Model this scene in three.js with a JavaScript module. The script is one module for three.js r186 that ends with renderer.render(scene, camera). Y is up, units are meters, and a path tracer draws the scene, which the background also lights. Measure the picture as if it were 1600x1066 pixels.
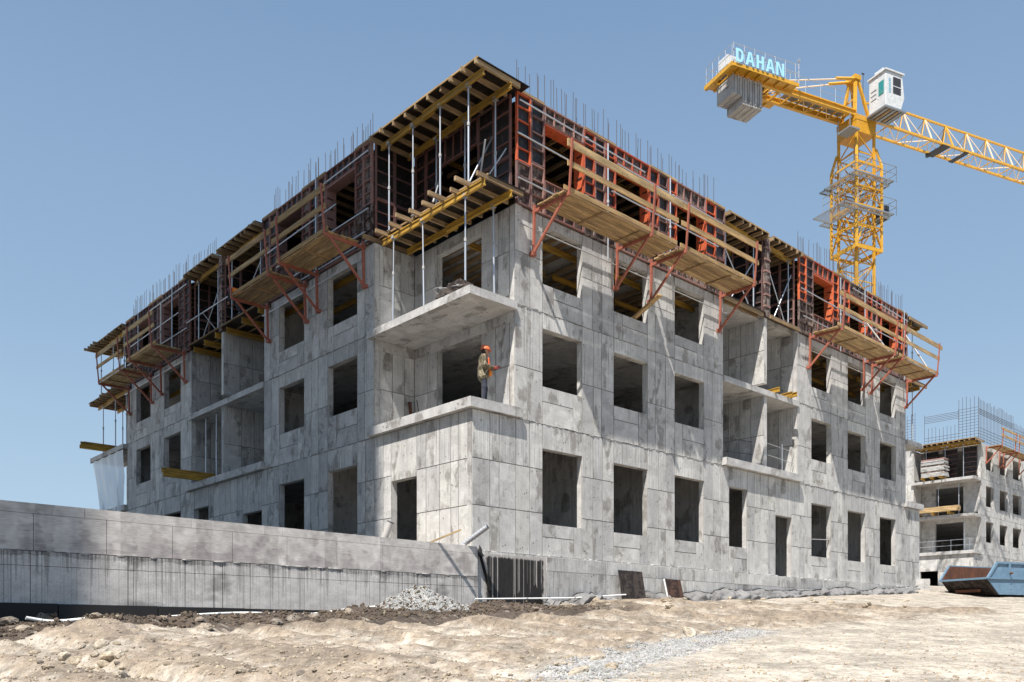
import * as THREE from 'three';
import { mergeGeometries } from 'three/addons/utils/BufferGeometryUtils.js';
import { FontLoader } from 'three/addons/loaders/FontLoader.js';
import { TextGeometry } from 'three/addons/geometries/TextGeometry.js';

// ------------------------------------------------------------------ camera, sky, sun, exposure
const scene = new THREE.Scene();
const FP = 1360.5, HZ = 990.5, EYE = 1.6;                 // focal length and horizon in photo pixels, eye height
const camera = new THREE.PerspectiveCamera(2 * Math.atan(HZ / FP) * 180 / Math.PI, 1600 / (2 * HZ), 0.1, 900);
camera.position.set(0, EYE, 0);
camera.lookAt(0, EYE, -10);
camera.setViewOffset(1600, 2 * HZ, 0, 0, 1600, 1066);      // shifted lens: verticals stay vertical
camera.updateProjectionMatrix();

const renderer = new THREE.WebGLRenderer({ antialias: true });
renderer.toneMapping = THREE.LinearToneMapping;
renderer.toneMappingExposure = 1.75;
renderer.shadowMap.enabled = true;
{
  const w = 256, h = 128, d = new Float32Array(w * h * 4);
  const stops = [[-90, .20, .17, .135], [-2, .235, .262, .275], [0, .30, .40, .48], [7, .262, .36, .458], [18, .184, .275, .395], [36, .122, .196, .313], [60, .11, .20, .36], [90, .105, .20, .38]];
  for (let j = 0; j < h; j++) {
    const el = -90 + (j + .5) / h * 180;
    let k = 0; while (k < stops.length - 2 && el > stops[k + 1][0]) k++;
    const a = stops[k], b = stops[k + 1], t = Math.min(1, Math.max(0, (el - a[0]) / (b[0] - a[0])));
    for (let i = 0; i < w; i++) { const o = (j * w + i) * 4; for (let c = 0; c < 3; c++) d[o + c] = a[c + 1] + (b[c + 1] - a[c + 1]) * t; d[o + 3] = 1; }
  }
  const sky = new THREE.DataTexture(d, w, h, THREE.RGBAFormat, THREE.FloatType);
  sky.mapping = THREE.EquirectangularReflectionMapping; sky.magFilter = THREE.LinearFilter; sky.minFilter = THREE.LinearFilter; sky.needsUpdate = true;
  scene.background = sky; scene.environment = sky;
}
const sun = new THREE.DirectionalLight(new THREE.Color(1, .955, .89), 5);
sun.position.set(-.4112 * 60, 1.95 * 60, 1.0302 * 60 - 40);
sun.target.position.set(0, 0, -40);
sun.castShadow = true; sun.shadow.radius = 1; sun.shadow.mapSize.set(2048, 2048);
Object.assign(sun.shadow.camera, { left: -70, right: 70, top: 70, bottom: -70, near: 1, far: 320 });
scene.add(sun, sun.target);

// ------------------------------------------------------------------ helpers
let seedState = 12345;
const rnd = () => { seedState = (seedState * 1664525 + 1013904223) >>> 0; return seedState / 4294967296; };
const rr = (a, b) => a + (b - a) * rnd();
const V = (x, y, z) => new THREE.Vector3(x, y, z);
const names = {};
function numbered(n) { const k = names[n] = (names[n] ?? -1) + 1; return k ? n + '_' + String(k).padStart(3, '0') : n; }
// building frame: a runs along the sunlit facade, b along the shaded facade; geometry is written as (a, y, -b)
const TH = 0.743543, CT = Math.cos(TH), ST = Math.sin(TH), UD = 26.2, CXW = (738 - 800) / FP * UD;
const FRAME_B = { o: V(CXW, 0, -UD), r: TH }, FRAME_W = { o: V(0, 0, 0), r: 0 };
const aAt = (px, b) => { const t = (px - 800) / FP; return (t * (UD + b * CT) - CXW + b * ST) / (CT - t * ST); };
const bAt = (px, a) => { const t = (px - 800) / FP; return (CXW + a * CT - t * (UD + a * ST)) / (ST + t * CT); };
const pixel = (px, py, d) => V((px - 800) / FP * d, EYE - (py - HZ) / FP * d, -d);
function thing(name, label, category, base, { frame = FRAME_B, group, turn = 0, kind } = {}) {
  const g = new THREE.Group(); g.name = numbered(name);
  const p = V(base[0], base[1], frame === FRAME_B ? -base[2] : base[2]);
  g.userData = { label, category }; if (group) g.userData.group = group; if (kind) g.userData.kind = kind;
  g.position.copy(p.clone().applyAxisAngle(V(0, 1, 0), frame.r).add(frame.o)); g.rotation.y = frame.r + turn;
  scene.add(g); bases.set(g, turn ? V(0, 0, 0) : p); return g;
}
const bases = new Map();
function part(t, name, geo, mat, parent) {
  if (Array.isArray(geo)) geo = geo.length > 1 ? mergeGeometries(geo) : geo[0];
  const b = bases.get(t); if (!geo.userData.shared) geo.translate(-b.x, -b.y, -b.z);
  const m = new THREE.Mesh(geo, mat); m.name = name; m.castShadow = m.receiveShadow = true; (parent || t).add(m); return m;
}
// axis-aligned box in x,y,z with uv in metres (u along the longest side when grain is set)
function boxG(x0, x1, y0, y1, z0, z1, grain) {
  const g = new THREE.BoxGeometry(x1 - x0, y1 - y0, z1 - z0); g.translate((x0 + x1) / 2, (y0 + y1) / 2, (z0 + z1) / 2);
  const P = g.attributes.position, N = g.attributes.normal, T = g.attributes.uv, ou = rnd() * 7, ov = rnd() * 7;
  const L = [x1 - x0, y1 - y0, z1 - z0], m = L.indexOf(Math.max(...L));
  for (let i = 0; i < P.count; i++) {
    const p = [P.getX(i), P.getY(i), P.getZ(i)], n = [Math.abs(N.getX(i)), Math.abs(N.getY(i)), Math.abs(N.getZ(i))], k = n.indexOf(Math.max(...n));
    let u, v;
    if (grain) { const o = [0, 1, 2].filter(q => q !== k); u = p[k === m ? o[0] : m]; v = p[k === m ? o[1] : o.find(q => q !== m)]; }
    else { u = k === 0 ? p[2] : p[0]; v = k === 1 ? p[2] : p[1]; }
    T.setXY(i, u + ou, v + ov);
  }
  return g;
}
const boxB = (a0, a1, y0, y1, b0, b1, grain) => boxG(a0, a1, y0, y1, -b1, -b0, grain);
function orient(g, p, q, up) {
  const d = q.clone().sub(p), x = d.clone().normalize(), u = (up || (Math.abs(x.y) > .9 ? V(1, 0, 0) : V(0, 1, 0)));
  const z = x.clone().cross(u).normalize(), y = z.clone().cross(x);
  g.applyMatrix4(new THREE.Matrix4().makeBasis(x, y, z).setPosition(p.clone().add(q).multiplyScalar(.5))); return g;
}
const barG = (p, q, h, w, up) => { const L = p.distanceTo(q); return orient(boxG(-L / 2, L / 2, -h / 2, h / 2, -w / 2, w / 2, true), p, q, up); };
function tubeG(p, q, r, seg = 8, r2 = r) {
  const L = p.distanceTo(q), g = new THREE.CylinderGeometry(r2, r, L, seg, 1); g.rotateZ(-Math.PI / 2); return orient(g, p, q);
}
function beamG(p, q, h = .2, w = .08) {                    // I-section timber formwork beam
  const L = p.distanceTo(q), f = .04;
  const g = mergeGeometries([boxG(-L / 2, L / 2, h / 2 - f, h / 2, -w / 2, w / 2, true), boxG(-L / 2, L / 2, -h / 2, -h / 2 + f, -w / 2, w / 2, true), boxG(-L / 2 + .002, L / 2 - .002, -h / 2 + f, h / 2 - f, -.0135, .0135, true)]);
  return orient(g, p, q);
}
const PB = (a, y, b) => V(a, y, -b);

// ------------------------------------------------------------------ textures
function lattice(seed, n) { const a = new Float32Array(n * n); let s = seed >>> 0; for (let i = 0; i < a.length; i++) { s = (s * 1664525 + 1013904223) >>> 0; a[i] = s / 4294967296; } return a; }
function tnoise(seed, nx, ny) {                            // tileable value noise on [0,1)^2 with nx x ny cells
  const n = 256, L = lattice(seed * 7919 + 17, n), sm = t => t * t * (3 - 2 * t);
  return (u, v) => {
    const x = u * nx, y = v * ny, xi = Math.floor(x), yi = Math.floor(y), fx = sm(x - xi), fy = sm(y - yi);
    const x0 = ((xi % nx) + nx) % nx & 255, x1 = (((xi + 1) % nx) + nx) % nx & 255, y0 = ((yi % ny) + ny) % ny & 255, y1 = (((yi + 1) % ny) + ny) % ny & 255;
    const a = L[y0 * n + x0], b = L[y0 * n + x1], c = L[y1 * n + x0], d = L[y1 * n + x1];
    return a + (b - a) * fx + (c - a) * fy + (a - b - c + d) * fx * fy;
  };
}
function fbm(seed, nx, ny, oct) {
  const f = []; for (let o = 0; o < oct; o++) f.push(tnoise(seed + o * 31, Math.min(nx << o, 256), Math.min(ny << o, 256)));
  return (u, v) => { let s = 0, w = .5, t = 0; for (const q of f) { s += q(u, v) * w; t += w; w *= .55; } return s / t; };
}
function tex(w, h, fn, { srgb = true, repeat = [1, 1], clamp } = {}) {
  const d = new Uint8Array(w * h * 4);
  for (let j = 0; j < h; j++) for (let i = 0; i < w; i++) {
    const c = fn((i + .5) / w, (j + .5) / h, i, j), o = (j * w + i) * 4;
    if (typeof c === 'number') d[o] = d[o + 1] = d[o + 2] = Math.max(0, Math.min(255, c)); else for (let k = 0; k < 3; k++) d[o + k] = Math.max(0, Math.min(255, c[k]));
    d[o + 3] = 255;
  }
  const t = new THREE.DataTexture(d, w, h, THREE.RGBAFormat); t.wrapS = t.wrapT = clamp ? THREE.ClampToEdgeWrapping : THREE.RepeatWrapping;
  t.magFilter = THREE.LinearFilter; t.minFilter = THREE.LinearMipmapLinearFilter; t.generateMipmaps = true;
  if (srgb) t.colorSpace = THREE.SRGBColorSpace; t.repeat.set(...repeat); t.needsUpdate = true; return t;
}
const lerp = (a, b, t) => a + (b - a) * t, clamp01 = t => Math.max(0, Math.min(1, t)), sstep = (a, b, x) => { const t = clamp01((x - a) / (b - a)); return t * t * (3 - 2 * t); };
function concreteTex(seed, drip) {
  const big = fbm(seed, 3, 3, 5), mid = fbm(seed + 5, 14, 12, 4), st = fbm(seed + 9, 120, 3, 3), fine = tnoise(seed + 13, 250, 240), pit = tnoise(seed + 21, 210, 200), stain = fbm(seed + 33, 7, 4, 5), blot = fbm(seed + 41, 16, 10, 5), run = tnoise(seed + 47, 170, 4), wash = fbm(seed + 51, 5, 7, 6), dots = [];
  let q = seed * 977 + 5; const rd = () => { q = (q * 1664525 + 1013904223) >>> 0; return q / 4294967296; };
  for (let k = 0; k < 46; k++) dots.push([rd(), rd(), .005 + rd() * .004]);
  return tex(1024, 1024, (u, v) => {
    let x = 189 + (big(u, v) - .5) * 40 + (mid(u, v) - .5) * 30 + (st(u, v) - .5) * (drip ? 30 : 14) + (fine(u, v) - .5) * 20;
    const p = pit(u, v); if (p > .88) x -= (p - .88) * 520;
    const s = sstep(.56, .66, stain(u, v)) * sstep(.3, .6, mid(u, v)); x -= s * 46;
    const b = blot(u, v); if (b > .60) x += 8 * sstep(.60, .63, b);
    const w = wash(u, v); if (w < .36) x -= 12 * sstep(.36, .33, w);
    const r = run(u, v); if (r > (drip ? .72 : .86)) x -= (r - (drip ? .72 : .86)) * (drip ? 190 : 240) * (.4 + mid(u, v));
    for (const [a, c, d] of dots) { const e = (u - a) * (u - a) + (v - c) * (v - c); if (e < d * d) x -= 75 * (1 - e / (d * d)); }
    return [x * 1.006 + s * 2, x * .992, x * .972 - s * 2];
  }, { repeat: [.25, .25] });
}
const concMap = concreteTex(3, false), concDrip = concreteTex(57, true);
const concBump = (() => { const a = fbm(77, 60, 60, 3), b = fbm(78, 8, 8, 4), p = tnoise(79, 170, 170); return tex(1024, 1024, (u, v) => 128 + (a(u, v) - .5) * 90 + (b(u, v) - .5) * 120 - (p(u, v) > .9 ? 70 : 0), { srgb: false, repeat: [.25, .25] }); })();
const woodMap = (() => { const g = fbm(101, 4, 120, 4), k = fbm(105, 3, 6, 4), s = tnoise(109, 40, 24); return tex(512, 512, (u, v) => { let x = 170 + (g(u, v) - .5) * 110 + (k(u, v) - .5) * 90; if (s(u, v) > .94) x -= 50; return [x, x * .9, x * .765]; }, { repeat: [.5, 1.2] }); })();
const plyMap = (() => { const g = fbm(121, 6, 40, 4), k = fbm(125, 5, 5, 5), w = fbm(129, 18, 18, 3); return tex(512, 512, (u, v) => { let x = 70 + (g(u, v) - .5) * 40 + (k(u, v) - .5) * 80; const c = sstep(.6, .75, w(u, v)) * 60; return [x + c, x * .9 + c, x * .82 + c]; }, { repeat: [.4, .4] }); })();
const crustMap = (() => { const g = fbm(141, 10, 10, 5), k = fbm(145, 24, 30, 4), st = fbm(148, 50, 4, 3); return tex(512, 512, (u, v) => { const c = sstep(.42, .62, g(u, v) * .6 + k(u, v) * .4 + (st(u, v) - .5) * .35); return [lerp(74, 150, c), lerp(58, 140, c), lerp(54, 132, c)]; }, { repeat: [.5, .5] }); })();
const rustMap = (() => { const g = fbm(161, 7, 7, 6), k = fbm(165, 30, 8, 4); return tex(512, 512, (u, v) => { const c = g(u, v) * .6 + k(u, v) * .4; return [lerp(58, 150, c), lerp(38, 92, c), lerp(30, 62, c)]; }, { repeat: [.5, .5] }); })();
const paintMap = (() => { const g = fbm(171, 6, 6, 5), k = fbm(175, 40, 40, 3); return tex(512, 512, (u, v) => { let x = 232 + (g(u, v) - .5) * 60; const c = sstep(.62, .74, k(u, v) * .5 + g(u, v) * .5); return [lerp(x, 120, c), lerp(x, 96, c), lerp(x, 82, c)]; }, { repeat: [.7, .7] }); })();
const soilMap = (() => {
  const a = fbm(201, 8, 8, 6), b = fbm(207, 50, 50, 3), c = tnoise(211, 250, 250), d = tnoise(213, 120, 120), s = fbm(217, 30, 6, 4);
  return tex(1024, 1024, (u, v) => { let x = 205 + (a(u, v) - .5) * 95 + (b(u, v) - .5) * 75 + (c(u, v) - .5) * 34 + (s(u, v) - .5) * 40; const q = d(u, v); if (q > .82) x -= (q - .82) * 420; if (q < .1) x += 30; return [x, x * .985, x * .965]; }, { repeat: [.22, .22] });
})();
const soilBump = (() => { const a = fbm(221, 12, 12, 6), b = tnoise(223, 130, 130), c = tnoise(225, 256, 256); return tex(1024, 1024, (u, v) => a(u, v) * 130 + b(u, v) * 70 + c(u, v) * 50, { srgb: false, repeat: [.35, .35] }); })();
const dripWall = (() => {                                   // run-off stains under the construction joint of the retaining wall
  const W = 2048, H = 512, dr = tnoise(301, 250, 1), dl = tnoise(303, 150, 1), n = fbm(305, 30, 8, 5), b = fbm(309, 8, 2, 4), f = tnoise(311, 256, 200), w2 = fbm(313, 14, 1, 3);
  return tex(W, H, (u, v) => {
    const y = 1 - v;                                        // 0 at the joint
    let x = 192 + (n(u, v) - .5) * 46 + (f(u, v) - .5) * 30 - sstep(.52, .72, b(u, v)) * 42;
    const seam = dr(u, .5), len = .05 + 1.1 * Math.pow(dl(u * .97, .5), 2.2) * (.35 + w2(u, .5));
    if (seam > .52 && y < len) x -= 46 * clamp01((seam - .52) * 6) * (.3 + 1.2 * n(u, v)) * (1 - .45 * y / len);
    if (dl(u, .5) > .8) x -= 40 * sstep(.8, .94, dl(u, .5)) * (.4 + n(u, v)); x -= Math.max(0, dr(u * 1.7 + .3, .5) - .62) * 70 * (.4 + n(u * 2, v));
    if (y < .05 + .08 * w2(u * 3, .5)) x -= 44 * w2(u * 2, .5) + 10;
    if (y > .93 - .05 * n(u, v)) x -= 30;
    return [x, x * .975, x * .95];
  }, { clamp: false });
})();
const blotWall = (() => {                                   // mottled upper lift of the retaining wall
  const a = fbm(321, 24, 2, 5), b = fbm(325, 120, 6, 3), st = fbm(329, 200, 3, 2), f = tnoise(331, 256, 200), e = fbm(335, 44, 3, 4);
  return tex(2048, 512, (u, v) => {
    let x = 192 + (a(u, v) - .5) * 46 + (b(u, v) - .5) * 40 + (st(u, v) - .5) * 22 + (f(u, v) - .5) * 30;
    const d = sstep(.5, .6, e(u, v) * .72 + (1 - v) * .26); x -= d * 20;
    const pu = (u * 13) % 1; if (pu < .1 + .08 * b(u, v) || pu > .93) x -= 24 * sstep(.35, .6, b(u, v));
    return [x, x * .97 - d * 2, x * .94 - d * 1];
  });
})();
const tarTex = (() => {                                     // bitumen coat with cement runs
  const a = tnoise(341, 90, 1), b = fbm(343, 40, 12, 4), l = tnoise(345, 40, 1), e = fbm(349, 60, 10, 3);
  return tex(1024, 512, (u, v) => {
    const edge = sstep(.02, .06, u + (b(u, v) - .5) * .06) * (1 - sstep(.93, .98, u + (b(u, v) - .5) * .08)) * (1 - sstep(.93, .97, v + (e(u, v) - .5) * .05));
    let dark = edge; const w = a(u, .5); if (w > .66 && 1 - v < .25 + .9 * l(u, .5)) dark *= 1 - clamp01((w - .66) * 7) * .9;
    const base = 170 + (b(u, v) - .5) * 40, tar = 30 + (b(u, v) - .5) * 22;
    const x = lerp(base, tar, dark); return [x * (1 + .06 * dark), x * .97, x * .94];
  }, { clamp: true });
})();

const M = {};
const std = (o) => new THREE.MeshStandardMaterial(o);
const lin = (r, g, b) => new THREE.Color().setRGB(r, g, b);
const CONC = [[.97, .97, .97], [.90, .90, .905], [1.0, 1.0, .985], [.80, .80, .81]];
M.conc = CONC.map(c => std({ color: lin(...c), map: concMap, bumpMap: concBump, bumpScale: .004, roughness: .93 }));
M.concD = CONC.map(c => std({ color: lin(...c), map: concDrip, bumpMap: concBump, bumpScale: .004, roughness: .93 }));
M.joint = std({ color: lin(.13, .125, .125), roughness: 1 });
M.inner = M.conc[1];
M.innerPale = M.concD[1];
M.slabEdge = M.conc[1];
M.wood = [[.84, .68, .44], [.92, .75, .48], [.68, .54, .37], [.96, .83, .58]].map(c => std({ color: lin(...c), map: woodMap, roughness: .85 }));
M.joist = [[.72, .62, .48], [.60, .50, .38], [.82, .71, .55]].map(c => std({ color: lin(...c), map: woodMap, roughness: .85 }));
M.yellowBeam = [[1.0, .72, .14], [.86, .62, .14]].map(c => std({ color: lin(...c), map: woodMap, roughness: .6 }));
M.ply = std({ color: lin(.62, .55, .5), map: plyMap, roughness: .6 });
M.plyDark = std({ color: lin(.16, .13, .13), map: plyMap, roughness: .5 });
M.plyFace = [[.22, .17, .17], [.32, .24, .23], [.16, .14, .15]].map(c => std({ color: lin(...c), map: plyMap, roughness: .55 }));
M.crust = [[.62, .56, .55], [.8, .74, .72], [.5, .44, .43]].map(c => std({ color: lin(...c), map: crustMap, roughness: .9 }));
M.orange = [[.68, .135, .05], [.52, .11, .052], [.76, .17, .062]].map(c => std({ color: lin(...c), map: paintMap, roughness: .55 }));
M.oldRed = [[.26, .12, .10], [.20, .11, .10], [.36, .20, .17]].map(c => std({ color: lin(...c), map: paintMap, roughness: .75 }));
M.bracket = std({ color: lin(.42, .13, .08), map: paintMap, roughness: .6 });
M.galv = std({ color: lin(.55, .57, .60), roughness: .42, metalness: .75 });
M.galvOld = std({ color: lin(.42, .41, .40), roughness: .6, metalness: .4 });
M.rebar = std({ color: lin(.10, .085, .085), roughness: .75, metalness: .3 });
M.rust = std({ color: lin(.8, .8, .8), map: rustMap, roughness: .9 });
M.rustDark = std({ color: lin(.22, .23, .24), map: rustMap, roughness: .85 });
M.crane = [[.80, .42, .03], [.72, .36, .025], [.86, .47, .05]].map(c => std({ color: lin(...c), map: paintMap, roughness: .5 }));
M.cranePale = std({ color: lin(.85, .66, .45), roughness: .5 });
M.craneGrey = std({ color: lin(.30, .32, .34), roughness: .5, metalness: .5 });
M.white = std({ color: lin(.78, .79, .79), map: paintMap, roughness: .45 });
M.whitePaint = std({ color: lin(.8, .8, .78), roughness: .5 });
M.signBlue = std({ color: lin(.36, .68, .86), roughness: .5 });
M.cabBlue = std({ color: lin(.25, .5, .62), roughness: .5 });
M.glassTeal = new THREE.MeshPhysicalMaterial({ color: lin(.03, .25, .24), roughness: .08, metalness: 0, clearcoat: 1 });
M.dark = std({ color: lin(.03, .03, .035), roughness: .6 });
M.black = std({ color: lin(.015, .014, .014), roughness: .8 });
M.plate = std({ color: lin(.14, .12, .115), map: crustMap, roughness: .85 });
M.plateBrown = std({ color: lin(.22, .12, .085), map: crustMap, roughness: .85 });
M.membrane = std({ color: lin(.34, .34, .35), map: concMap, roughness: .8 });
M.skipBlue = std({ color: lin(.16, .27, .38), map: paintMap, roughness: .55 });
M.skipGrey = std({ color: lin(.15, .16, .18), map: paintMap, roughness: .6 });
const cmat = (r, g, b, ro = .85) => std({ color: lin(r, g, b), roughness: ro });
const pick = a => a[Math.floor(rnd() * a.length)];

// ------------------------------------------------------------------ ground
const F0 = 4.12, F1 = 8.70, F2 = 12.03, F3 = 15.35, F4 = 18.67;
const ctrl = [[0, 0, 0], [-12, -.1, 0], [14, .1, 0], [30, .3, 0], [-30, .4, 0], [-40, 1.6, -20], [-45, 2.5, -50], [55, 3.4, -30]].map(p => [p[0], p[2], p[1]]);
for (const [px, py, d] of [[-300, 1066, 8.5], [0, 1066, 8.5], [400, 1066, 8.5], [800, 1066, 8.5], [1200, 1066, 9], [1600, 1066, 9], [1900, 1066, 9], [0, 1004, 12.8], [250, 987, 14.6], [450, 973, 18], [650, 957, 21], [850, 949, 23.5], [1000, 946, 26], [1150, 942, 30], [1300, 934, 38], [1440, 929, 46], [1600, 931, 47],
[0, 962, 17.2], [150, 958, 18.6], [300, 952, 20.3], [560, 946, 23.5], [735, 944, 25.9], [900, 945, 28.3], [1050, 943, 32.3], [1200, 934, 37.4], [1300, 929, 41.3], [1420, 920, 47.3], [880, 1060, 9.7], [1000, 1027, 13], [1100, 1005, 16], [1180, 987, 20], [1300, 1000, 16], [1500, 973, 24], [1200, 962, 25], [1400, 946, 33], [700, 1003, 14], [500, 1020, 12], [1500, 921, 80], [1900, 930, 80], [1200, 925, 90], [700, 930, 90], [1400, 945, 190], [300, 950, 120]]) { const p = pixel(px, py, d); ctrl.push([p.x, p.z, p.y]); }
const tps = (() => {
  const n = ctrl.length, N = n + 3, A = [], U = r2 => r2 > 1e-9 ? .5 * r2 * Math.log(r2) : 0;
  for (let i = 0; i < N; i++) A.push(new Float64Array(N + 1));
  for (let i = 0; i < n; i++) {
    for (let j = 0; j < n; j++) A[i][j] = U((ctrl[i][0] - ctrl[j][0]) ** 2 + (ctrl[i][1] - ctrl[j][1]) ** 2) + (i === j ? 4 : 0);
    A[i][n] = A[n][i] = 1; A[i][n + 1] = A[n + 1][i] = ctrl[i][0]; A[i][n + 2] = A[n + 2][i] = ctrl[i][1]; A[i][N] = ctrl[i][2];
  }
  for (let c = 0; c < N; c++) {
    let p = c; for (let r = c + 1; r < N; r++) if (Math.abs(A[r][c]) > Math.abs(A[p][c])) p = r;
    [A[c], A[p]] = [A[p], A[c]];
    for (let r = 0; r < N; r++) if (r !== c) { const k = A[r][c] / A[c][c]; if (k) for (let q = c; q <= N; q++) A[r][q] -= k * A[c][q]; }
  }
  const w = A.map((r, i) => r[N] / r[i]);
  return (x, z) => { let s = w[n] + w[n + 1] * x + w[n + 2] * z; for (let i = 0; i < n; i++) s += w[i] * U((x - ctrl[i][0]) ** 2 + (z - ctrl[i][1]) ** 2); return s; };
})();
const toAB = (x, z) => { const X = x - CXW, Z = -z - UD; return [X * CT + Z * ST, -X * ST + Z * CT]; };
const gN1 = fbm(401, 40, 40, 5), gN2 = fbm(405, 200, 200, 4), gN3 = fbm(409, 12, 12, 4), gN4 = fbm(413, 100, 18, 4);
const toeLine = [[870, 1066, 9.2], [930, 1045, 11], [1000, 1027, 13], [1060, 1012, 15], [1110, 1002, 16.6], [1180, 986, 20]].map(q => pixel(...q));
const distTo = (x, z, pts) => { let m = 1e9; for (let i = 0; i < pts.length - 1; i++) { const a = pts[i], b = pts[i + 1], dx = b.x - a.x, dz = b.z - a.z, t = clamp01(((x - a.x) * dx + (z - a.z) * dz) / (dx * dx + dz * dz)); m = Math.min(m, Math.hypot(x - a.x - t * dx, z - a.z - t * dz)); } return m; };
const crestLine = [[-200, 1012, 11.8], [0, 1004, 12.8], [250, 987, 14.6], [450, 973, 18], [650, 957, 21], [850, 946, 23.5], [1000, 941, 26], [1150, 938, 30]].map(q => pixel(...q));
const crestD = (x, z) => (x > 12 || -z > 34 || -z < 8) ? 9 : distTo(x, z, crestLine);
function soilZone(x, z) {                                    // 0..1 loose brown spoil (bank and ditch), the rest is the pale haul road
  const [a, b] = toAB(x, z), d = -z;
  const bank = sstep(-.5, 1.2, -(x - lerpLine(toeLine, z)) + (gN1(x / 30, z / 30) - .5) * 3);
  const ditch = a < 3 ? sstep(1.0, .2, Math.abs(b + 2.2 - .05 * a) - 1.9 + (gN1(x / 20 + .3, z / 20) - .5) * 2) * sstep(4, 1, a) : 0;
  return [bank * (d < 30 ? 1 : 0), ditch];
}
function lerpLine(pts, z) { for (let i = 0; i < pts.length - 1; i++) if (z <= pts[i].z && z >= pts[i + 1].z) return pts[i].x + (pts[i + 1].x - pts[i].x) * (z - pts[i].z) / (pts[i + 1].z - pts[i].z); return z > pts[0].z ? pts[0].x : pts[pts.length - 1].x + (z - pts[pts.length - 1].z) * -1.2; }
const piles = [[pixel(652, 957, 22.6), 1.25, .62], [pixel(810, 946, 24.6), .8, .2], [pixel(760, 948, 24.2), .8, .26], [pixel(300, 965, 17.8), .9, .2], [pixel(180, 975, 16.4), 1.1, .22], [pixel(560, 955, 21.0), 1.0, .2], [pixel(430, 962, 19.3), 1.0, .22], [pixel(165, 1020, 11.5), .7, .16]];
function groundY(x, z) {
  let y = tps(x, z); const d = -z; if (d < 3 || d > 60 || Math.abs(x) > 60) return y;
  const [bank, ditch] = soilZone(x, z), n1 = gN1(x / 26, z / 26) - .5, n2 = gN2(x / 40, z / 40) - .5;
  const rut = gN4((x * .62 - z * .79) / 44, (x * .79 + z * .62) / 52) - .5, cd = crestD(x, z);
  y += n1 * (.08 + .05 * bank) + n2 * (.025 + .02 * bank + .20 * ditch) + rut * .5 * bank * (1 - ditch) + .14 * Math.exp(-cd * cd * 1.6) - .16 * ditch;
  for (const [p, r, h] of piles) { const q = Math.hypot(x - p.x, (z - p.z)) / r; if (q < 1.6) y += h * Math.exp(-q * q * 1.8) * (1 + n2 * .5); }
  return y;
}
{
  const xs = [], zs = [];
  for (let x = -200; x < -22; x += 8) xs.push(x); for (let x = -22; x < -16; x += .5) xs.push(x); for (let x = -16; x < 34; x += .125) xs.push(x); for (let x = 34; x < 60; x += 1) xs.push(x); for (let x = 60; x <= 260; x += 8) xs.push(x);
  for (let z = 30; z > -5; z -= 1) zs.push(z); for (let z = -5; z > -9; z -= .2) zs.push(z); for (let z = -9; z > -30; z -= .11) zs.push(z); for (let z = -30; z > -50; z -= .2) zs.push(z); for (let z = -50; z > -90; z -= 1) zs.push(z); for (let z = -90; z >= -420; z -= 10) zs.push(z);
  const nx = xs.length, nz = zs.length, P = new Float32Array(nx * nz * 3), UV = new Float32Array(nx * nz * 2), C = new Float32Array(nx * nz * 3), I = [];
  const road = [.475, .432, .37], soil = [.275, .222, .17], wet = [.09, .070, .056], grav = [.40, .405, .41];
  for (let j = 0; j < nz; j++) for (let i = 0; i < nx; i++) {
    const x = xs[i], z = zs[j], k = j * nx + i, c = [0, 0, 0];
    P[k * 3] = x; P[k * 3 + 1] = groundY(x, z); P[k * 3 + 2] = z; UV[k * 2] = x; UV[k * 2 + 1] = z;
    const [bank, ditch] = soilZone(x, z), n = gN1(x / 14 + .5, z / 14) , m = gN2(x / 22, z / 22);
    const sb = bank * sstep(.41, .55, n * .22 + m * .28 + .5 * gN4((x * .62 - z * .79) / 44, (x * .79 + z * .62) / 52)) * .9, w = ditch * sstep(.3, .46, n * .6 + m * .4 + .06);
    const g = -z < 24 ? sstep(.75, .25, distTo(x, z, toeLine) + (m - .5) * 1.5) : 0, g2 = sstep(1.1, .8, Math.hypot(x - piles[0][0].x, z - piles[0][0].z) / 1.25 + (m - .5) * .6);
    for (let q = 0; q < 3; q++) { let v = lerp(road[q] * (.88 + .24 * gN3(x / 60, z / 60)), soil[q], sb); v = lerp(v, wet[q], w); v = lerp(v, grav[q], Math.max(g * .85, g2)); C[k * 3 + q] = v; }
  }
  for (let j = 0; j < nz - 1; j++) for (let i = 0; i < nx - 1; i++) { const a = j * nx + i, b = a + 1, c = a + nx, d = c + 1; I.push(a, b, c, b, d, c); }
  const g = new THREE.BufferGeometry();
  g.setAttribute('position', new THREE.BufferAttribute(P, 3)); g.setAttribute('uv', new THREE.BufferAttribute(UV, 2)); g.setAttribute('color', new THREE.BufferAttribute(C, 3)); g.setIndex(I); g.computeVertexNormals();
  const m = new THREE.Mesh(g, std({ color: lin(1.13, 1.13, 1.13), vertexColors: true, map: soilMap, bumpMap: soilBump, bumpScale: .038, roughness: 1 }));
  m.name = 'ground'; m.userData = { kind: 'structure', label: 'dusty pale earth ground with brown spoil bank and ruts', category: 'ground' }; m.receiveShadow = m.castShadow = true; scene.add(m);
}

// ------------------------------------------------------------------ the concrete building
const fb = (ty, off, u0, u1, y0, y1, d0, d1) => ty === 'R' ? boxB(u0, u1, y0, y1, off + d0, off + d1) : boxB(off + d0, off + d1, y0, y1, u0, u1);
function spansOf(u0, u1, ops) {
  const o = ops.slice().sort((p, q) => p[0] - q[0]), out = []; let u = u0;
  for (const p of o) { if (p[0] > u + 1e-6) out.push(['pier', u, p[0]]); out.push(['open', p[0], p[1], p[2], p[3]]); u = p[1]; }
  if (u1 > u + 1e-6) out.push(['pier', u, u1]); return out;
}
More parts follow.
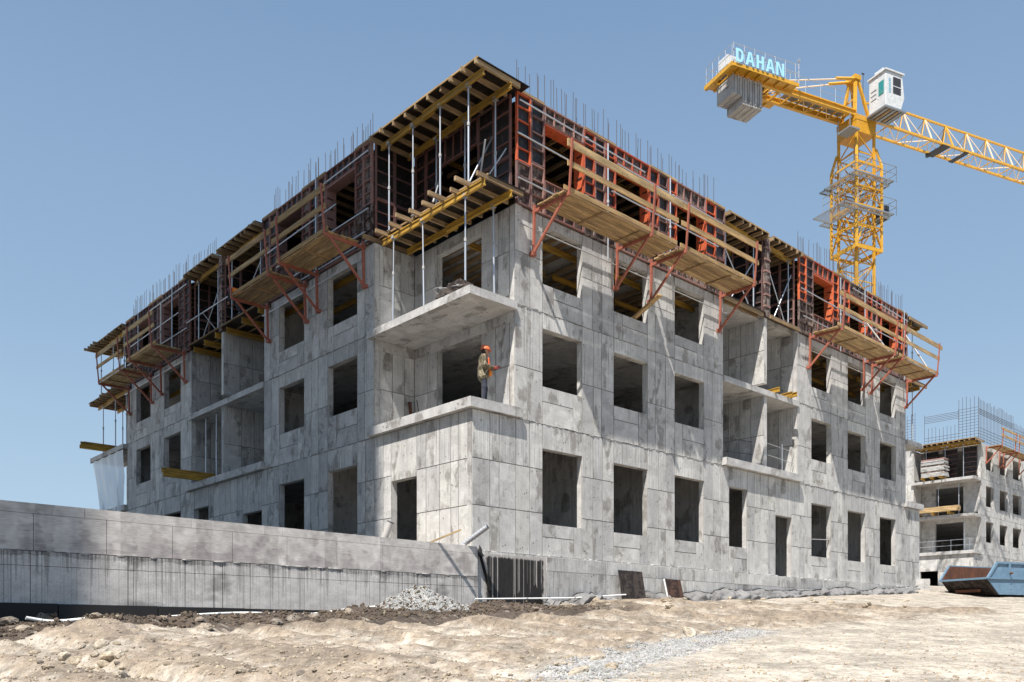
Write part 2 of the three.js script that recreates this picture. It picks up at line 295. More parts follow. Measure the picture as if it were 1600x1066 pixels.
// a concrete wall with openings: core, joint backing and one mesh per formwork imprint panel
function facade(T, ty, off, u0, u1, y0, y1, ops, { thick = .24, seams = [1.38, 2.80], strip = .56, panels = true } = {}) {
  const core = [], back = [], P = .022, g = .0125, sp = spansOf(u0, u1, ops), list = [];
  for (const s of sp) {
    if (s[0] === 'pier') {
      core.push(fb(ty, off, s[1], s[2], y0, y1, .03, thick)); back.push(fb(ty, off, s[1] + .02, s[2] - .02, y0 + .004, y1 - .004, .014, .029));
      const w = s[2] - s[1], n = Math.max(1, Math.round(w / strip)); const us = [s[1]]; for (let k = 1; k < n; k++) us.push(s[1] + w * (k + rr(-.22, .22)) / n); us.push(s[2]);
      const ys = [y0, ...seams.map(q => y0 + q).filter(q => q < y1 - .4), y1];
      for (let k = 0; k < n; k++) for (let j = 0; j < ys.length - 1; j++) list.push(['concrete_panel', us[k], us[k + 1], ys[j], ys[j + 1], j === ys.length - 2]);
    } else {
      const [, a, b, c, d] = s, w = b - a;
      if (c > y0 + .02) {
        core.push(fb(ty, off, a, b, y0, c, .03, thick)); back.push(fb(ty, off, a + .004, b - .004, y0 + .004, c - .03, .014, .029));
        const left = rnd() < .6, m = left ? a + w * rr(.2, .3) : b - w * rr(.2, .3), h = lerp(y0, c, rr(.52, .62));
        if (w > 1.2) { list.push(['spandrel_panel', left ? a : m, left ? m : b, y0, c]); list.push(['spandrel_panel', left ? m : a, left ? b : m, y0, h]); list.push(['spandrel_panel', left ? m : a, left ? b : m, h, c]); }
        else list.push(['spandrel_panel', a, b, y0, c]);
      }
      if (d < y1 - .02) { core.push(fb(ty, off, a, b, d, y1, .03, thick)); back.push(fb(ty, off, a + .004, b - .004, d + .03, y1 - .004, .014, .029)); list.push(['lintel_panel', a, b, d, y1, true]); }
    }
  }
  const wall = part(T, 'facade_wall', core, pick(M.conc)); part(T, 'dark_joint_gap', back, M.joint, wall).name = 'joint_backing';  // backing in a dark grimy colour, seen through the panel joints
  if (panels) for (const [n, a, b, c, d, top] of list) part(T, n, fb(ty, off, a + g, b - g, c + g, d - g, rr(-.003, .002), .02), pick(top ? M.concD : M.conc), wall);
  else part(T, 'concrete_skin', list.map(([n, a, b, c, d]) => fb(ty, off, a + g, b - g, c + g, d - g, rr(-.003, .002), .02)), pick(M.conc), wall);
  return wall;
}
const WR = [2.97, 6.485, 10.0].map(u => [u, u + 1.88]), WR2 = [20.29, 23.8, 27.27].map(u => [u, u + 1.85]);
const WL = [[6.35, 8.36], [10.11, 12.12]], WL2 = [[22.14, 24.22], [26.09, 28.15]];
const LRa = 13.2, LRb = 19.03, LLa = 13.41, LLb = 20.83, NA = 1.745, NB = 5.295, NA2 = 30.35, AE = 32.1, LE = 29.5, BE = 34.8, LD = 2.3;
const win = (w, y0, y1) => w.map(([a, b]) => [a, b, y0, y1]);
const building = thing('concrete_building', 'unfinished four storey concrete apartment block with empty window openings', 'building', [0, F0, 0]);
{
  const T = building, G1 = [5.17, 7.60], S2 = [9.63, 11.49], S3 = [12.95, 14.81];
  const slabBox = (n, a0, a1, y0, y1, b0, b1, m = M.slabEdge) => part(T, n, boxB(a0, a1, y0, y1, b0, b1), m);
  // ground storey
  facade(T, 'R', 0, 0, AE, F0, F1 - .31, [...win(WR, ...G1), [aAt(1139.5, 0), aAt(1167.5, 0), 5.17, 7.60], [aAt(1212, 0), aAt(1237, 0), F0, 6.76], ...win(WR2, ...G1)]);
  facade(T, 'L', 0, .03, LE + 5.3, F0, F1 - .31, [[2.81, 4.25, F0, 6.72], ...win(WL, ...G1), [13.62, 15.4, 5.17, 6.75], [18.9, 20.5, 5.17, 7.5], ...win(WL2, ...G1)]);
  // upper storeys
  for (const [y0, y1, s] of [[F1 - .31, F2 - .02, S2], [F2 - .02, F3 - .22, S3]]) {
    const seams = [1.68];
    facade(T, 'R', 0, NA, LRa, y0, y1, win(WR, ...s), { seams });
    facade(T, 'R', 0, LRb, NA2, y0, y1, win(WR2, ...s), { seams });
    facade(T, 'L', 0, NB, LLa, y0, y1, win(WL, ...s), { seams });
    facade(T, 'L', 0, LLb, LE, y0, y1, win(WL2, ...s), { seams });
    // corner balcony walls
    facade(T, 'R', NB, .24, NA, y0 + .31, y1, [], { seams: [1.4], strip: .5 });
    facade(T, 'L', NA, .26, NB, y0 + .31, y1, [[1.62, 4.0, y0 + .31, s[1] - .05]], { seams: [1.4], strip: .55 });
    // loggia side walls and fins
    facade(T, 'L', 16.27, .01, LD, y0 + .31, y1, [], { seams: [1.4], strip: .6, thick: .23 });
    facade(T, 'L', LRb, .24, LD, y0 + .31, y1, [], { seams: [1.4], strip: .6 });
    facade(T, 'R', 17.3, .01, LD, y0 + .31, y1, [], { seams: [1.4], strip: .7, thick: .23 });
    facade(T, 'R', LLb, .24, LD, y0 + .31, y1, [], { seams: [1.4], strip: .7 });
    slabBox('back_wall', LRa, LRb, y0 + .31, y1, LD, LD + .2, M.inner); slabBox('back_wall', LD, LD + .2, y0 + .31, y1, LLa, LLb, M.inner);
    slabBox('side_wall', LRa - .22, LRa, y0 + .31, y1, .25, LD, M.inner); slabBox('side_wall', .25, LD, y0 + .31, y1, LLa - .22, LLa, M.inner);
    slabBox('end_wall', NA2 - .22, NA2, y0 + .31, y1, .25, NB + .25, M.inner); slabBox('end_wall', .25, NA, y0 + .31, y1, LE - .22, LE, M.inner);
    slabBox('end_wall', NA2, AE, y0 + .31, y1, NB, NB + .2, M.inner);
  }
  // balcony slabs and ledges
  const ledge = (n, a0, a1, y0, y1, b0, b1) => slabBox(n, a0, a1, y0, y1, b0, b1);
  ledge('balcony_slab', -.2, NA + .2, F1 - .30, F1, -.16, -.001); ledge('balcony_slab', -.2, NA - .001, F1 - .30, F1, 0, NB + .16);
  ledge('balcony_slab', -.2, NA - .002, F2 - .25, F2, -.12, NB + .14);
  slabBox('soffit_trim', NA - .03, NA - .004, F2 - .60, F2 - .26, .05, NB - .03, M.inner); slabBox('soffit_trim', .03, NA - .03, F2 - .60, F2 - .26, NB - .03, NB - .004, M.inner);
  ledge('balcony_slab', NA2 + .002, AE + .2, F1 - .30, F1, -.16, NB); ledge('balcony_slab', NA2 - .2, NA2, F1 - .3, F1, -.16, -.004); ledge('balcony_slab', NA2 + .002, AE + .2, F2 - .25, F2, -.12, NB);
  ledge('balcony_slab', -.2, NA, F1 - .30, F1, LE + .002, BE + .2); ledge('balcony_slab', -.25, NA, F2 - .25, F2, LE + .002, BE + .3);
  ledge('loggia_slab', LRa - .08, LRb + .12, F1 - .30, F1, -.22, -.001); ledge('loggia_slab', LRa + .002, LRb - .002, F1 - .3, F1 - .002, 0, LD);
  ledge('loggia_slab', LRa + .002, LRb + .06, F2 - .24, F2, -.07, -.001); ledge('loggia_slab', LRa + .002, LRb - .002, F2 - .24, F2 - .002, 0, LD);
  ledge('loggia_slab', -.2, -.001, F1 - .30, F1, LLa - .12, LLb + .3); ledge('loggia_slab', 0, LD, F1 - .3, F1 - .002, LLa + .002, LLb - .002);
  ledge('loggia_slab', -.09, -.001, F2 - .24, F2, LLa - .02, LLb + .25); ledge('loggia_slab', 0, LD, F2 - .24, F2 - .002, LLa + .002, LLb - .002);
  // floors, partitions and rear walls inside
  slabBox('floor_slab', .25, AE - .3, F0 - .25, F0 - .02, .25, BE - .3, M.inner);
  slabBox('floor_slab', .25, AE - .25, F1 - .31, F1 - .06, .25, BE - .25, M.inner);
  for (const y of [F2, F3]) { slabBox('floor_slab', NA + .25, NA2 - .23, y - .27, y - .03, y === F2 ? LD + .21 : .25, BE - .3, M.inner); slabBox('floor_slab', NA + .25, LRa - .23, y - .265, y - .035, .25, LD + .2, M.inner); slabBox('floor_slab', LRb + .25, NA2 - .23, y - .265, y - .035, .25, LD + .2, M.inner); slabBox('floor_slab', .25, NA + .24, y - .265, y - .035, NB + .25, LLa - .23, M.inner); slabBox('floor_slab', .25, NA + .24, y - .265, y - .035, LLb + .25, LE - .23, M.inner); }
  for (const [y0, y1] of [[F0, F1 - .31], [F1, F2 - .27], [F2, F3 - .27]]) {
    const pm = y0 === F0 ? M.innerPale : M.inner;
    for (const a of y0 === F0 ? [5.75, 9.25, 12.75, 19.26, 22.95, 26.45] : [12.75, 19.26]) slabBox('partition_wall', a, a + .2, y0, y1, .26 + (y0 > F0 && (a === 12.75) ? 2 : 0), 5.6, pm);
    for (const b of y0 === F0 ? [9.3, 21.06, 25.1] : [21.06]) slabBox('partition_wall', .26, 6.2, y0, y1, b, b + .2, M.inner);
    slabBox('partition_wall', 13, AE - .3, y0, y1, 17.62, 17.8, M.inner); slabBox('partition_wall', 17.22, 17.4, y0, y1, 17.82, BE - .4, M.inner);
    slabBox('rear_wall', AE - .24, AE, y0, y1, NB + .21, BE, M.conc[0]); slabBox('rear_wall', NA, AE - .25, y0, y1, BE - .24, BE, M.conc[0]);
  }
  slabBox('rear_wall', AE - .24, AE - .01, F0, F1 - .32, .25, NB + .2, M.conc[0]);
  // plinth with bitumen patch
  const pl = part(T, 'plinth', boxB(-.02, AE + .12, 1.2, F0 - .02, -.16, .24), M.concD[0]);
  const tarG = new THREE.PlaneGeometry(1, 1); const ta0 = aAt(757, -.17), ta1 = aAt(853, -.17);
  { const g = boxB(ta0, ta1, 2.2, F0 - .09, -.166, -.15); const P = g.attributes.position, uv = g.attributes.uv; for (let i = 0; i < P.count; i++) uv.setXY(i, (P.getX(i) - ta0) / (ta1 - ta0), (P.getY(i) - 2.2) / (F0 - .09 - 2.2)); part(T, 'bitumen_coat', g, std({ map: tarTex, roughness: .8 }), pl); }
  for (let a = .0, k = 0; a < AE; k++) { const w = rr(2.2, 3.0); if (a + w < ta0 || a > ta1 - .4) { part(T, 'plinth_panel', boxB(a + .02, Math.min(a + w, AE) - .01, 2.0, 3.62, -.178, -.15), pick(M.concD), pl); part(T, 'plinth_panel', boxB(a + .02, Math.min(a + w, AE) - .01, 3.635, F0 - .05, -.178 - rr(0, .004), -.15), pick(M.concD), pl); } a += w; }
  // mortar lumps along the plinth top
  for (let k = 0; k < 40; k++) { const a = rr(.3, AE - .2), s = rr(.02, .07); const g = new THREE.IcosahedronGeometry(s, 1); const P = g.attributes.position; for (let i = 0; i < P.count; i++) { const q = 1 + .3 * Math.sin(P.getX(i) * 90 + k) * Math.cos(P.getZ(i) * 70); P.setXYZ(i, P.getX(i) * 1.6 * q, P.getY(i) * .6 * q, P.getZ(i) * .8 * q); } g.computeVertexNormals(); g.translate(a, F0 - .01, .09); part(T, 'mortar_lump', g, M.conc[3], pl); }
  // ragged mortar lips along the construction joints between storeys
  for (const [ty, u0, u1, y] of [['R', NA + .3, LRa, F1 - .31], ['R', LRb, NA2, F1 - .31], ['R', NA, LRa, F2 - .02], ['R', LRb, NA2, F2 - .02], ['L', NB + .2, LLa, F1 - .31], ['L', LLb, LE, F1 - .31], ['L', NB, LLa, F2 - .02], ['L', LLb, LE, F2 - .02]]) {
    const L = []; for (let u = u0; u < u1 - .2; u += rr(.04, .3)) { const g = new THREE.IcosahedronGeometry(1, 0), w = rr(.04, .22), h = rr(.006, .022); g.rotateY(u * 7); g.scale(w, h, .02); if (ty === 'L') g.rotateY(Math.PI / 2); g.translate(ty === 'R' ? u + w : -.002, y + rr(-.03, .03), ty === 'R' ? .002 : -(u + w)); L.push(g); }
    const m = part(T, 'mortar_lip', L, M.conc[3]); m.userData.kind = 'stuff';
  }
}
// terrace fill behind the retaining wall
{ const m = new THREE.Mesh(boxB(-28, -.03, 1.0, 3.95, .22, 38), std({ color: lin(.6, .54, .45), map: soilMap, roughness: 1 })); m.name = 'terrace'; m.userData = { kind: 'structure', label: 'earth terrace behind the retaining wall', category: 'ground' }; m.position.copy(FRAME_B.o); m.rotation.y = TH; m.castShadow = m.receiveShadow = true; scene.add(m); }
// ------------------------------------------------------------------ retaining wall
{
  const T = thing('retaining_wall', 'long stained concrete retaining wall with drip marks below its joint', 'wall', [0, 2.5, 0]);
  const top = a => 4.20 - .007 * a, a0 = -22, mid = 3.30;
  const wallBox = (u0, u1, y0, y1, d) => boxB(u0, u1, y0, y1, d, .2);
  const sl = (g) => { const P = g.attributes.position; for (let i = 0; i < P.count; i++) { const y = P.getY(i); if (y > 3.5) P.setY(i, y + top(P.getX(i)) - 4.2); } return g; };
  const core = part(T, 'wall_core', sl(boxB(a0, -.04, 1.4, 4.17, -.25, .2)), M.joint);
  const mapped = (g, L, y0, y1) => { const P = g.attributes.position, uv = g.attributes.uv; for (let i = 0; i < P.count; i++) uv.setXY(i, (P.getX(i) - a0) / L, (P.getY(i) - y0) / (y1 - y0)); return g; };
  const mUp = std({ map: blotWall, bumpMap: concBump, bumpScale: .003, roughness: .95 }), mLow = std({ map: dripWall, roughness: .95 });
  for (let a = a0; a < -.1; a += 1.43) part(T, 'wall_panel', sl(mapped(boxB(a + .006, Math.min(a + 1.424, -.03), mid + .012, 3.98, -.28, -.24), 22, mid, 4.2)), mUp, core);
  for (let a = a0 - .5; a < -.1; a += 2.3) part(T, 'cap_panel', sl(mapped(boxB(Math.max(a, a0) + .004, Math.min(a + 2.294, -.03), 3.988, 4.2, -.276, .2), 22, 3.3, 4.2)), mUp, core);
  for (let a = a0 - .3; a < -.1; a += 2.05) for (const [y0, y1] of [[2.2, 2.99], [3.0, mid - .006]]) part(T, 'wall_panel', mapped(boxB(Math.max(a, a0) + .006, Math.min(a + 2.044, -.03), y0, y1, -.30 + rr(0, .004), -.24), 6.6, 2.1, mid), mLow, core);
  for (let k = 0; k < 70; k++) { const a = rr(a0, -.2), s = rr(.012, .035); const g = new THREE.IcosahedronGeometry(1, 0); g.scale(s * rr(2, 7), s * .5, s); g.translate(a, mid - .006, .295); part(T, 'mortar_crust', g, M.conc[1], core); }
}

// ------------------------------------------------------------------ wall formwork of the top storey
// one framed panel: plywood face, perimeter frame and ribs, standing proud of the wall plane
function formPanel(ty, off, u0, u1, y0, y1, { label, group, vertical, fm, cm, ribs, depth = .1, faceD = 0 }) {
  const um = (u0 + u1) / 2, base = ty === 'R' ? [um, y0, off] : [off, y0, um];
  const T = thing('formwork_panel', label, 'formwork panel', base, { group });
  const e = .006, w = .042, U0 = u0 + e, U1 = u1 - e, Y0 = y0 + e, Y1 = y1 - e, D0 = -depth + faceD;
  part(T, 'plywood_face', fb(ty, off, U0 + .01, U1 - .01, Y0 + .01, Y1 - .01, faceD - .02, faceD), fm);
  part(T, 'frame', [fb(ty, off, U0, U0 + w, Y0, Y1, D0, faceD - .001), fb(ty, off, U1 - w, U1, Y0, Y1, D0, faceD - .001), fb(ty, off, U0 + w, U1 - w, Y0, Y0 + w, D0 + .002, faceD - .001), fb(ty, off, U0 + w, U1 - w, Y1 - w, Y1, D0 + .002, faceD - .001)], cm);
  if (vertical) { const n = ribs ?? Math.round((U1 - U0) / .42); for (let k = 1; k < n; k++) { const u = U0 + (U1 - U0) * k / n; part(T, 'rib', fb(ty, off, u - .016, u + .016, Y0 + w, Y1 - w, D0 + .015, faceD - .021), cm); } }
  else { const n = ribs ?? Math.round((Y1 - Y0) / .45); for (let k = 1; k < n; k++) { const y = Y0 + (Y1 - Y0) * k / n; part(T, 'rib', fb(ty, off, U0 + w, U1 - w, y - .016, y + .016, D0 + .015, faceD - .021), cm); } }
  return T;
}
const ORD = ['first', 'second', 'third', 'fourth', 'fifth', 'sixth', 'seventh', 'eighth', 'ninth', 'tenth', 'eleventh', 'twelfth', 'thirteenth', 'fourteenth', 'fifteenth', 'sixteenth', 'seventeenth', 'eighteenth', 'nineteenth', 'twentieth'];
const FB0 = 15.14, FT = 18.74, OY0 = 16.28, OY1 = 18.12;
function formRow(ty, off, u0, u1, ops, sunny, where) {
  let nP = 0, nO = 0; const from = where.includes('beyond') ? 'counted from the loggia' : 'counted from the corner', wh = sunny ? 'over sunlit facade' : 'over shaded facade';
  for (const s of spansOf(u0, u1, ops.map(o => [o[0], o[1], OY0, OY1]))) {
    if (s[0] === 'pier') {
      const w = s[2] - s[1], n = Math.max(1, Math.round(w / .58));
      for (let k = 0; k < n; k++) {
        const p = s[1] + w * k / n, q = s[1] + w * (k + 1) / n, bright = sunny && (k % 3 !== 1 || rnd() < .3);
        const split = lerp(FB0, FT, rr(.36, .42));
        formPanel(ty, off, p, q, FB0, split, { label: `${ORD[nP]} crusted lower formwork panel ${wh}, ${from}`, group: `lower formwork panels ${where}`, fm: pick(M.crust), cm: pick([...M.oldRed, M.crust[1], M.crust[0]]) });
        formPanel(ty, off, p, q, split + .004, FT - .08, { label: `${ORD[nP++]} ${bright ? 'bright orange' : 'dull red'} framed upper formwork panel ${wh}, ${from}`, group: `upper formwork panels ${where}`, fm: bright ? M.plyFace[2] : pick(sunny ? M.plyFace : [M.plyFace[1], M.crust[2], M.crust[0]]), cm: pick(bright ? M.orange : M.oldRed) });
      }
      const T = thing('timber_board', `${ORD[nO]} thin timber board along formwork top ${wh}, ${from}`, 'timber board', [ty === 'R' ? (s[1] + s[2]) / 2 : off, FT - .07, ty === 'R' ? off : (s[1] + s[2]) / 2], { group: `timber caps ${where}` });
      part(T, 'board', (() => { const c = boxB(...(ty === 'R' ? [s[1] + .02, s[2] - .02, FT - .08 + .002, FT + .005, off - .115, off - .02] : [off - .115, off - .02, FT - .08 + .002, FT + .005, s[1] + .02, s[2] - .02]), true); return c; })(), pick(M.wood));
    } else {
      const [, a, b] = s;
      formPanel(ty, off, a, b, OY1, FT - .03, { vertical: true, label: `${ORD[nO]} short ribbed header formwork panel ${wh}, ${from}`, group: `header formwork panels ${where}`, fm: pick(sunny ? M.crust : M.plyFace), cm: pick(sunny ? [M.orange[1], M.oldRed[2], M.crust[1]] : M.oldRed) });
      formPanel(ty, off, a, b, FB0, OY0, { vertical: true, label: `${ORD[nO]} low ribbed sill formwork panel ${wh}, ${from}`, group: `sill formwork panels ${where}`, fm: pick(M.crust), cm: pick(M.oldRed) });
      const T = thing('window_box_out', `${ORD[nO++]} ${sunny ? 'orange' : 'dull red'} window box-out liner ${wh}, ${from}`, 'box-out', ty === 'R' ? [(a + b) / 2, OY0, off] : [off, OY0, (a + b) / 2], { group: `window box-outs ${where}` });
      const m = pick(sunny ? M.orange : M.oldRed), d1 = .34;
      part(T, 'head_board', fb(ty, off, a + .002, b - .002, OY1 - .06, OY1 - .002, -.09, d1), m); part(T, 'sill_board', fb(ty, off, a + .002, b - .002, OY0 + .002, OY0 + .05, -.02, d1), M.crust[0]);
      part(T, 'jamb_board', fb(ty, off, a + .002, a + .05, OY0 + .052, OY1 - .062, -.06, d1), m); part(T, 'jamb_board', fb(ty, off, b - .05, b - .002, OY0 + .052, OY1 - .062, -.06, d1), m);
      for (let k = 1; k < 5; k++) part(T, 'cleat', fb(ty, off, b - .075, b - .05, lerp(OY0, OY1, k / 5) - .02, lerp(OY0, OY1, k / 5) + .02, -.04, .2), M.rustDark);
    }
  }
}
const SUNW = 'above the sunlit facade', SHW = 'above the shaded facade';
formRow('R', -.004, NA, LRa, WR, true, SUNW + ' between corner and loggia'); formRow('R', -.004, LRb, NA2, WR2, true, SUNW + ' beyond the loggia');
formRow('L', -.004, NB, LLa, WL, false, SHW + ' between corner and loggia'); formRow('L', -.004, LLb, LE, WL2, false, SHW + ' beyond the loggia');
// corner balcony and loggia walls of the top storey
function formWall(ty, off, u0, u1, where, ops = [], mats = M.plyFace) {
  let nW = 0; for (const s of spansOf(u0, u1, ops)) if (s[0] === 'pier') { const w = s[2] - s[1], n = Math.max(1, Math.round(w / .75)); for (let k = 0; k < n; k++) for (const [y0, y1] of [[F3 + .02, F3 + 1.3], [F3 + 1.304, FT - .13]]) formPanel(ty, off, s[1] + w * k / n, s[1] + w * (k + 1) / n, y0, y1, { label: `${ORD[Math.floor(nW / 2)]} ${nW++ % 2 ? 'upper' : 'lower'} dark formwork panel ${where}, from outer edge`, group: `formwork panels ${where}`, fm: pick(mats), cm: pick(M.oldRed) }); }
}
formWall('R', NB - .006, .02, NA - .12, 'on short wall of the corner balcony'); formWall('L', NA - .006, .12, NB - .12, 'on long wall of the corner balcony', [[1.7, 3.9, 0, 0]]);
formPanel('L', NA - .006, 1.7, 3.9, 17.7, FT - .13, { vertical: true, label: 'dark ribbed header formwork panel over opening of the corner balcony', fm: M.plyFace[1], cm: M.oldRed[0] });
formWall('L', 16.25, .02, LD, 'on the sunlit loggia fin'); formWall('L', LRb - .006, .12, LD, 'on end wall of the sunlit loggia');
formWall('R', 17.28, .02, LD, 'on the shaded loggia fin'); formWall('R', LLb - .006, .12, LD, 'on end wall of the shaded loggia');
// fin fronts
for (const [a0, a1, b0, b1, w] of [[16.2, 16.56, -.1, 0, 'sunlit'], [-.1, 0, 17.24, 17.6, 'shaded']]) { const T = thing('fin_stop_end', `crusted reddish stop-end board closing the ${w} loggia fin`, 'formwork board', [a0, F3, b0]); part(T, 'board', boxB(a0, a1, F3 - .2, FT - .25, b0, b1), M.crust[1]); for (let k = 0; k < 6; k++) part(T, 'batten', boxB(a0 - .015, a1 + .015, F3 + .2 + k * .5, F3 + .27 + k * .5, b0 - .03, b1 + .01), M.oldRed[2]); }
// inner skins, roof deck over the interior (keeps the top storey dark)
{
  const T = thing('roof_slab_formwork', 'dark plywood roof slab formwork covering the top storey', 'formwork deck', [NA, F4 - .3, 6]);
  part(T, 'plywood_deck', [boxB(NA + .02, NA2, F4 - .32, F4 - .29, LD + .2, BE - .4), boxB(NA + .02, LRa, F4 - .32, F4 - .29, .06, LD + .2), boxB(LRb, NA2, F4 - .32, F4 - .29, .06, LD + .2), boxB(.06, NA + .02, F4 - .32, F4 - .29, NB, LLa), boxB(.06, NA + .02, F4 - .32, F4 - .29, LLb, LE)], M.plyDark);
  for (let k = 0; k < 9; k++) part(T, 'yellow_beam', beamG(PB(2.1, F4 - .55, .9 + (k % 3) * 1.5), PB(LRa - .4, F4 - .55, .9 + (k % 3) * 1.5)), M.yellowBeam[1]);
  for (let a = 2.3; a < 13; a += .6) part(T, 'joist', boxB(a, a + .08, F4 - .45, F4 - .325, .1, 4.9, true), pick(M.joist));
  for (let a = 19.4; a < 30; a += .6) part(T, 'joist', boxB(a, a + .08, F4 - .45, F4 - .325, .1, 4.9, true), pick(M.joist));
  for (let b = 5.6; b < 29; b += .6) if (b < 13.2 || b > 21) part(T, 'joist', boxB(.1, 4.5, F4 - .45, F4 - .325, b, b + .08, true), pick(M.joist));
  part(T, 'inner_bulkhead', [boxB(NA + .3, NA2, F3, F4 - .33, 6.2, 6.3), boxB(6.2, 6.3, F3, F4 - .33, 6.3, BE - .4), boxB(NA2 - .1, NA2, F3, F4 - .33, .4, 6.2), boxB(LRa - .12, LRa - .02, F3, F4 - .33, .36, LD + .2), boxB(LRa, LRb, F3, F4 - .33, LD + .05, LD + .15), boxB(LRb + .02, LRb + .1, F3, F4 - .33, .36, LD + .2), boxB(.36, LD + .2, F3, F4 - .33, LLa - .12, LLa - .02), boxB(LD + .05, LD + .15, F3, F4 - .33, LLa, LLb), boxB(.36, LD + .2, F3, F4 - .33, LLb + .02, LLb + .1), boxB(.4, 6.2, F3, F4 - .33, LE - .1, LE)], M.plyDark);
}
// soffit formwork still propped under the third floor ceiling
{
  const T = thing('ceiling_formwork', 'yellow beams and joists propped under ceiling inside the highest finished windows', 'formwork', [2, F3 - .6, .5]);
  for (const [a0, a1] of [[2.0, 5.7], [6.0, 9.2], [9.5, 12.7], [19.5, 22.9], [23.2, 26.4], [26.7, 30]]) {
    for (let a = a0 + .2; a < a1; a += .5) part(T, 'joist', boxB(a, a + .07, F3 - .45, F3 - .29, .35, 5.5, true), pick(M.joist));
    for (const b of [1.0, 2.6]) part(T, 'yellow_beam', beamG(PB(a0 + .05, F3 - .56, b), PB(a1 - .05, F3 - .56, b)), pick(M.yellowBeam));
  }
  for (const [b0, b1] of [[5.7, 9.2], [9.6, 13.1], [21.4, 25.0], [25.4, 29.2]]) for (const a of [.7, 2.0]) part(T, 'yellow_beam', beamG(PB(a, F3 - .5, b0), PB(a, F3 - .5, b1)), pick(M.yellowBeam));
}
// ------------------------------------------------------------------ steel props
function prop(a, b, y0, y1, label, group, { tilt = [0, 0], mat = M.galv } = {}) {
  const T = thing('steel_prop', label, 'prop', [a, y0, b], { group }), P = (t) => V(a + tilt[0] * t, lerp(y0, y1, t), -(b + tilt[1] * t));
  const m = .45 + rnd() * .2;
  part(T, 'outer_tube', tubeG(P(.01), P(m), .034, 8), mat); part(T, 'inner_tube', tubeG(P(m), P(.985), .026, 8), mat);
  part(T, 'collar', tubeG(P(m - .03), P(m + .005), .05, 8), M.galvOld); part(T, 'base_plate', boxB(a - .06, a + .06, y0, y0 + .012, b - .06, b + .06), M.galvOld);
  const q = P(1); part(T, 'head_fork', [boxG(q.x - .07, q.x + .07, y1 - .02, y1 - .004, q.z - .07, q.z + .07), boxG(q.x - .07, q.x - .06, y1 - .02, y1 + .09, q.z - .07, q.z + .07), boxG(q.x + .06, q.x + .07, y1 - .02, y1 + .09, q.z - .07, q.z + .07)], M.galvOld);
  return T;
}
// ------------------------------------------------------------------ slab formwork decks
function deck(o) {
  const { a0, a1, b0, b1, y, dir, step = .5, label, group, beams = [], bLen, sheets = 3, ragged = .12, joistH = .15, name = 'slab_deck', cover = 0, ext = 0 } = o;
  const T = thing(name, label, 'formwork deck', [(a0 + a1) / 2, y, (b0 + b1) / 2], { group });
  const jl = dir === 'a';                                     // joists along a, beams along b (or the other way round)
  for (let k = 0; k < sheets; k++) {
    const t0 = k / sheets, t1 = (k + 1) / sheets, e = .006, z = rr(0, .012);
    part(T, 'plywood_sheet', jl ? boxB(a0 + cover, a1 + ext, y - .021 + z, y + z, lerp(b0, b1, t0) + e, lerp(b0, b1, t1) - e) : boxB(lerp(a0, a1, t0) + e, lerp(a0, a1, t1) - e, y - .021 + z, y + z, b0 + cover, b1), M.plyDark);
    part(T, 'sheet_edge', jl ? boxB(a0 + cover - .03, a0 + cover - .001, y - .03 + z, y + z + .02, lerp(b0, b1, t0) + e, lerp(b0, b1, t1) - e, true) : boxB(lerp(a0, a1, t0) + e, lerp(a0, a1, t1) - e, y - .03 + z, y + z + .02, b0 + cover - .03, b0 + cover - .001, true), pick(M.wood));
  }
  const L = jl ? b1 - b0 : a1 - a0, n = Math.round(L / step);
  for (let k = 0; k <= n; k++) {
    const c = (jl ? b0 : a0) + .06 + (L - .12) * k / n + rr(-.06, .06), r = rr(-ragged, ragged * .3);
    part(T, 'joist', jl ? boxB(a0 + r, a1 - .03 + rr(-.05, 0), y - .024 - joistH, y - .024, c - .04, c + .04, true) : boxB(c - .04, c + .04, y - .024 - joistH, y - .024, b0 + r, b1 - .03, true), pick(M.joist));
  }
  const yb = y - .027 - joistH - .1;
  for (const [c, s, e] of beams) {
    const ms = pick(M.yellowBeam);
    const half = lerp(s, e, rr(.45, .6));
    for (const [p, q, sh] of [[s, half + .35, 0], [half - .15, e, .088]]) part(T, 'main_beam', jl ? beamG(PB(c + sh, yb, p), PB(c + sh, yb, q)) : beamG(PB(p, yb, c + sh), PB(q, yb, c + sh)), ms);
  }
  return { T, yb: yb - .1 };
}
const CU = 'corner balcony';
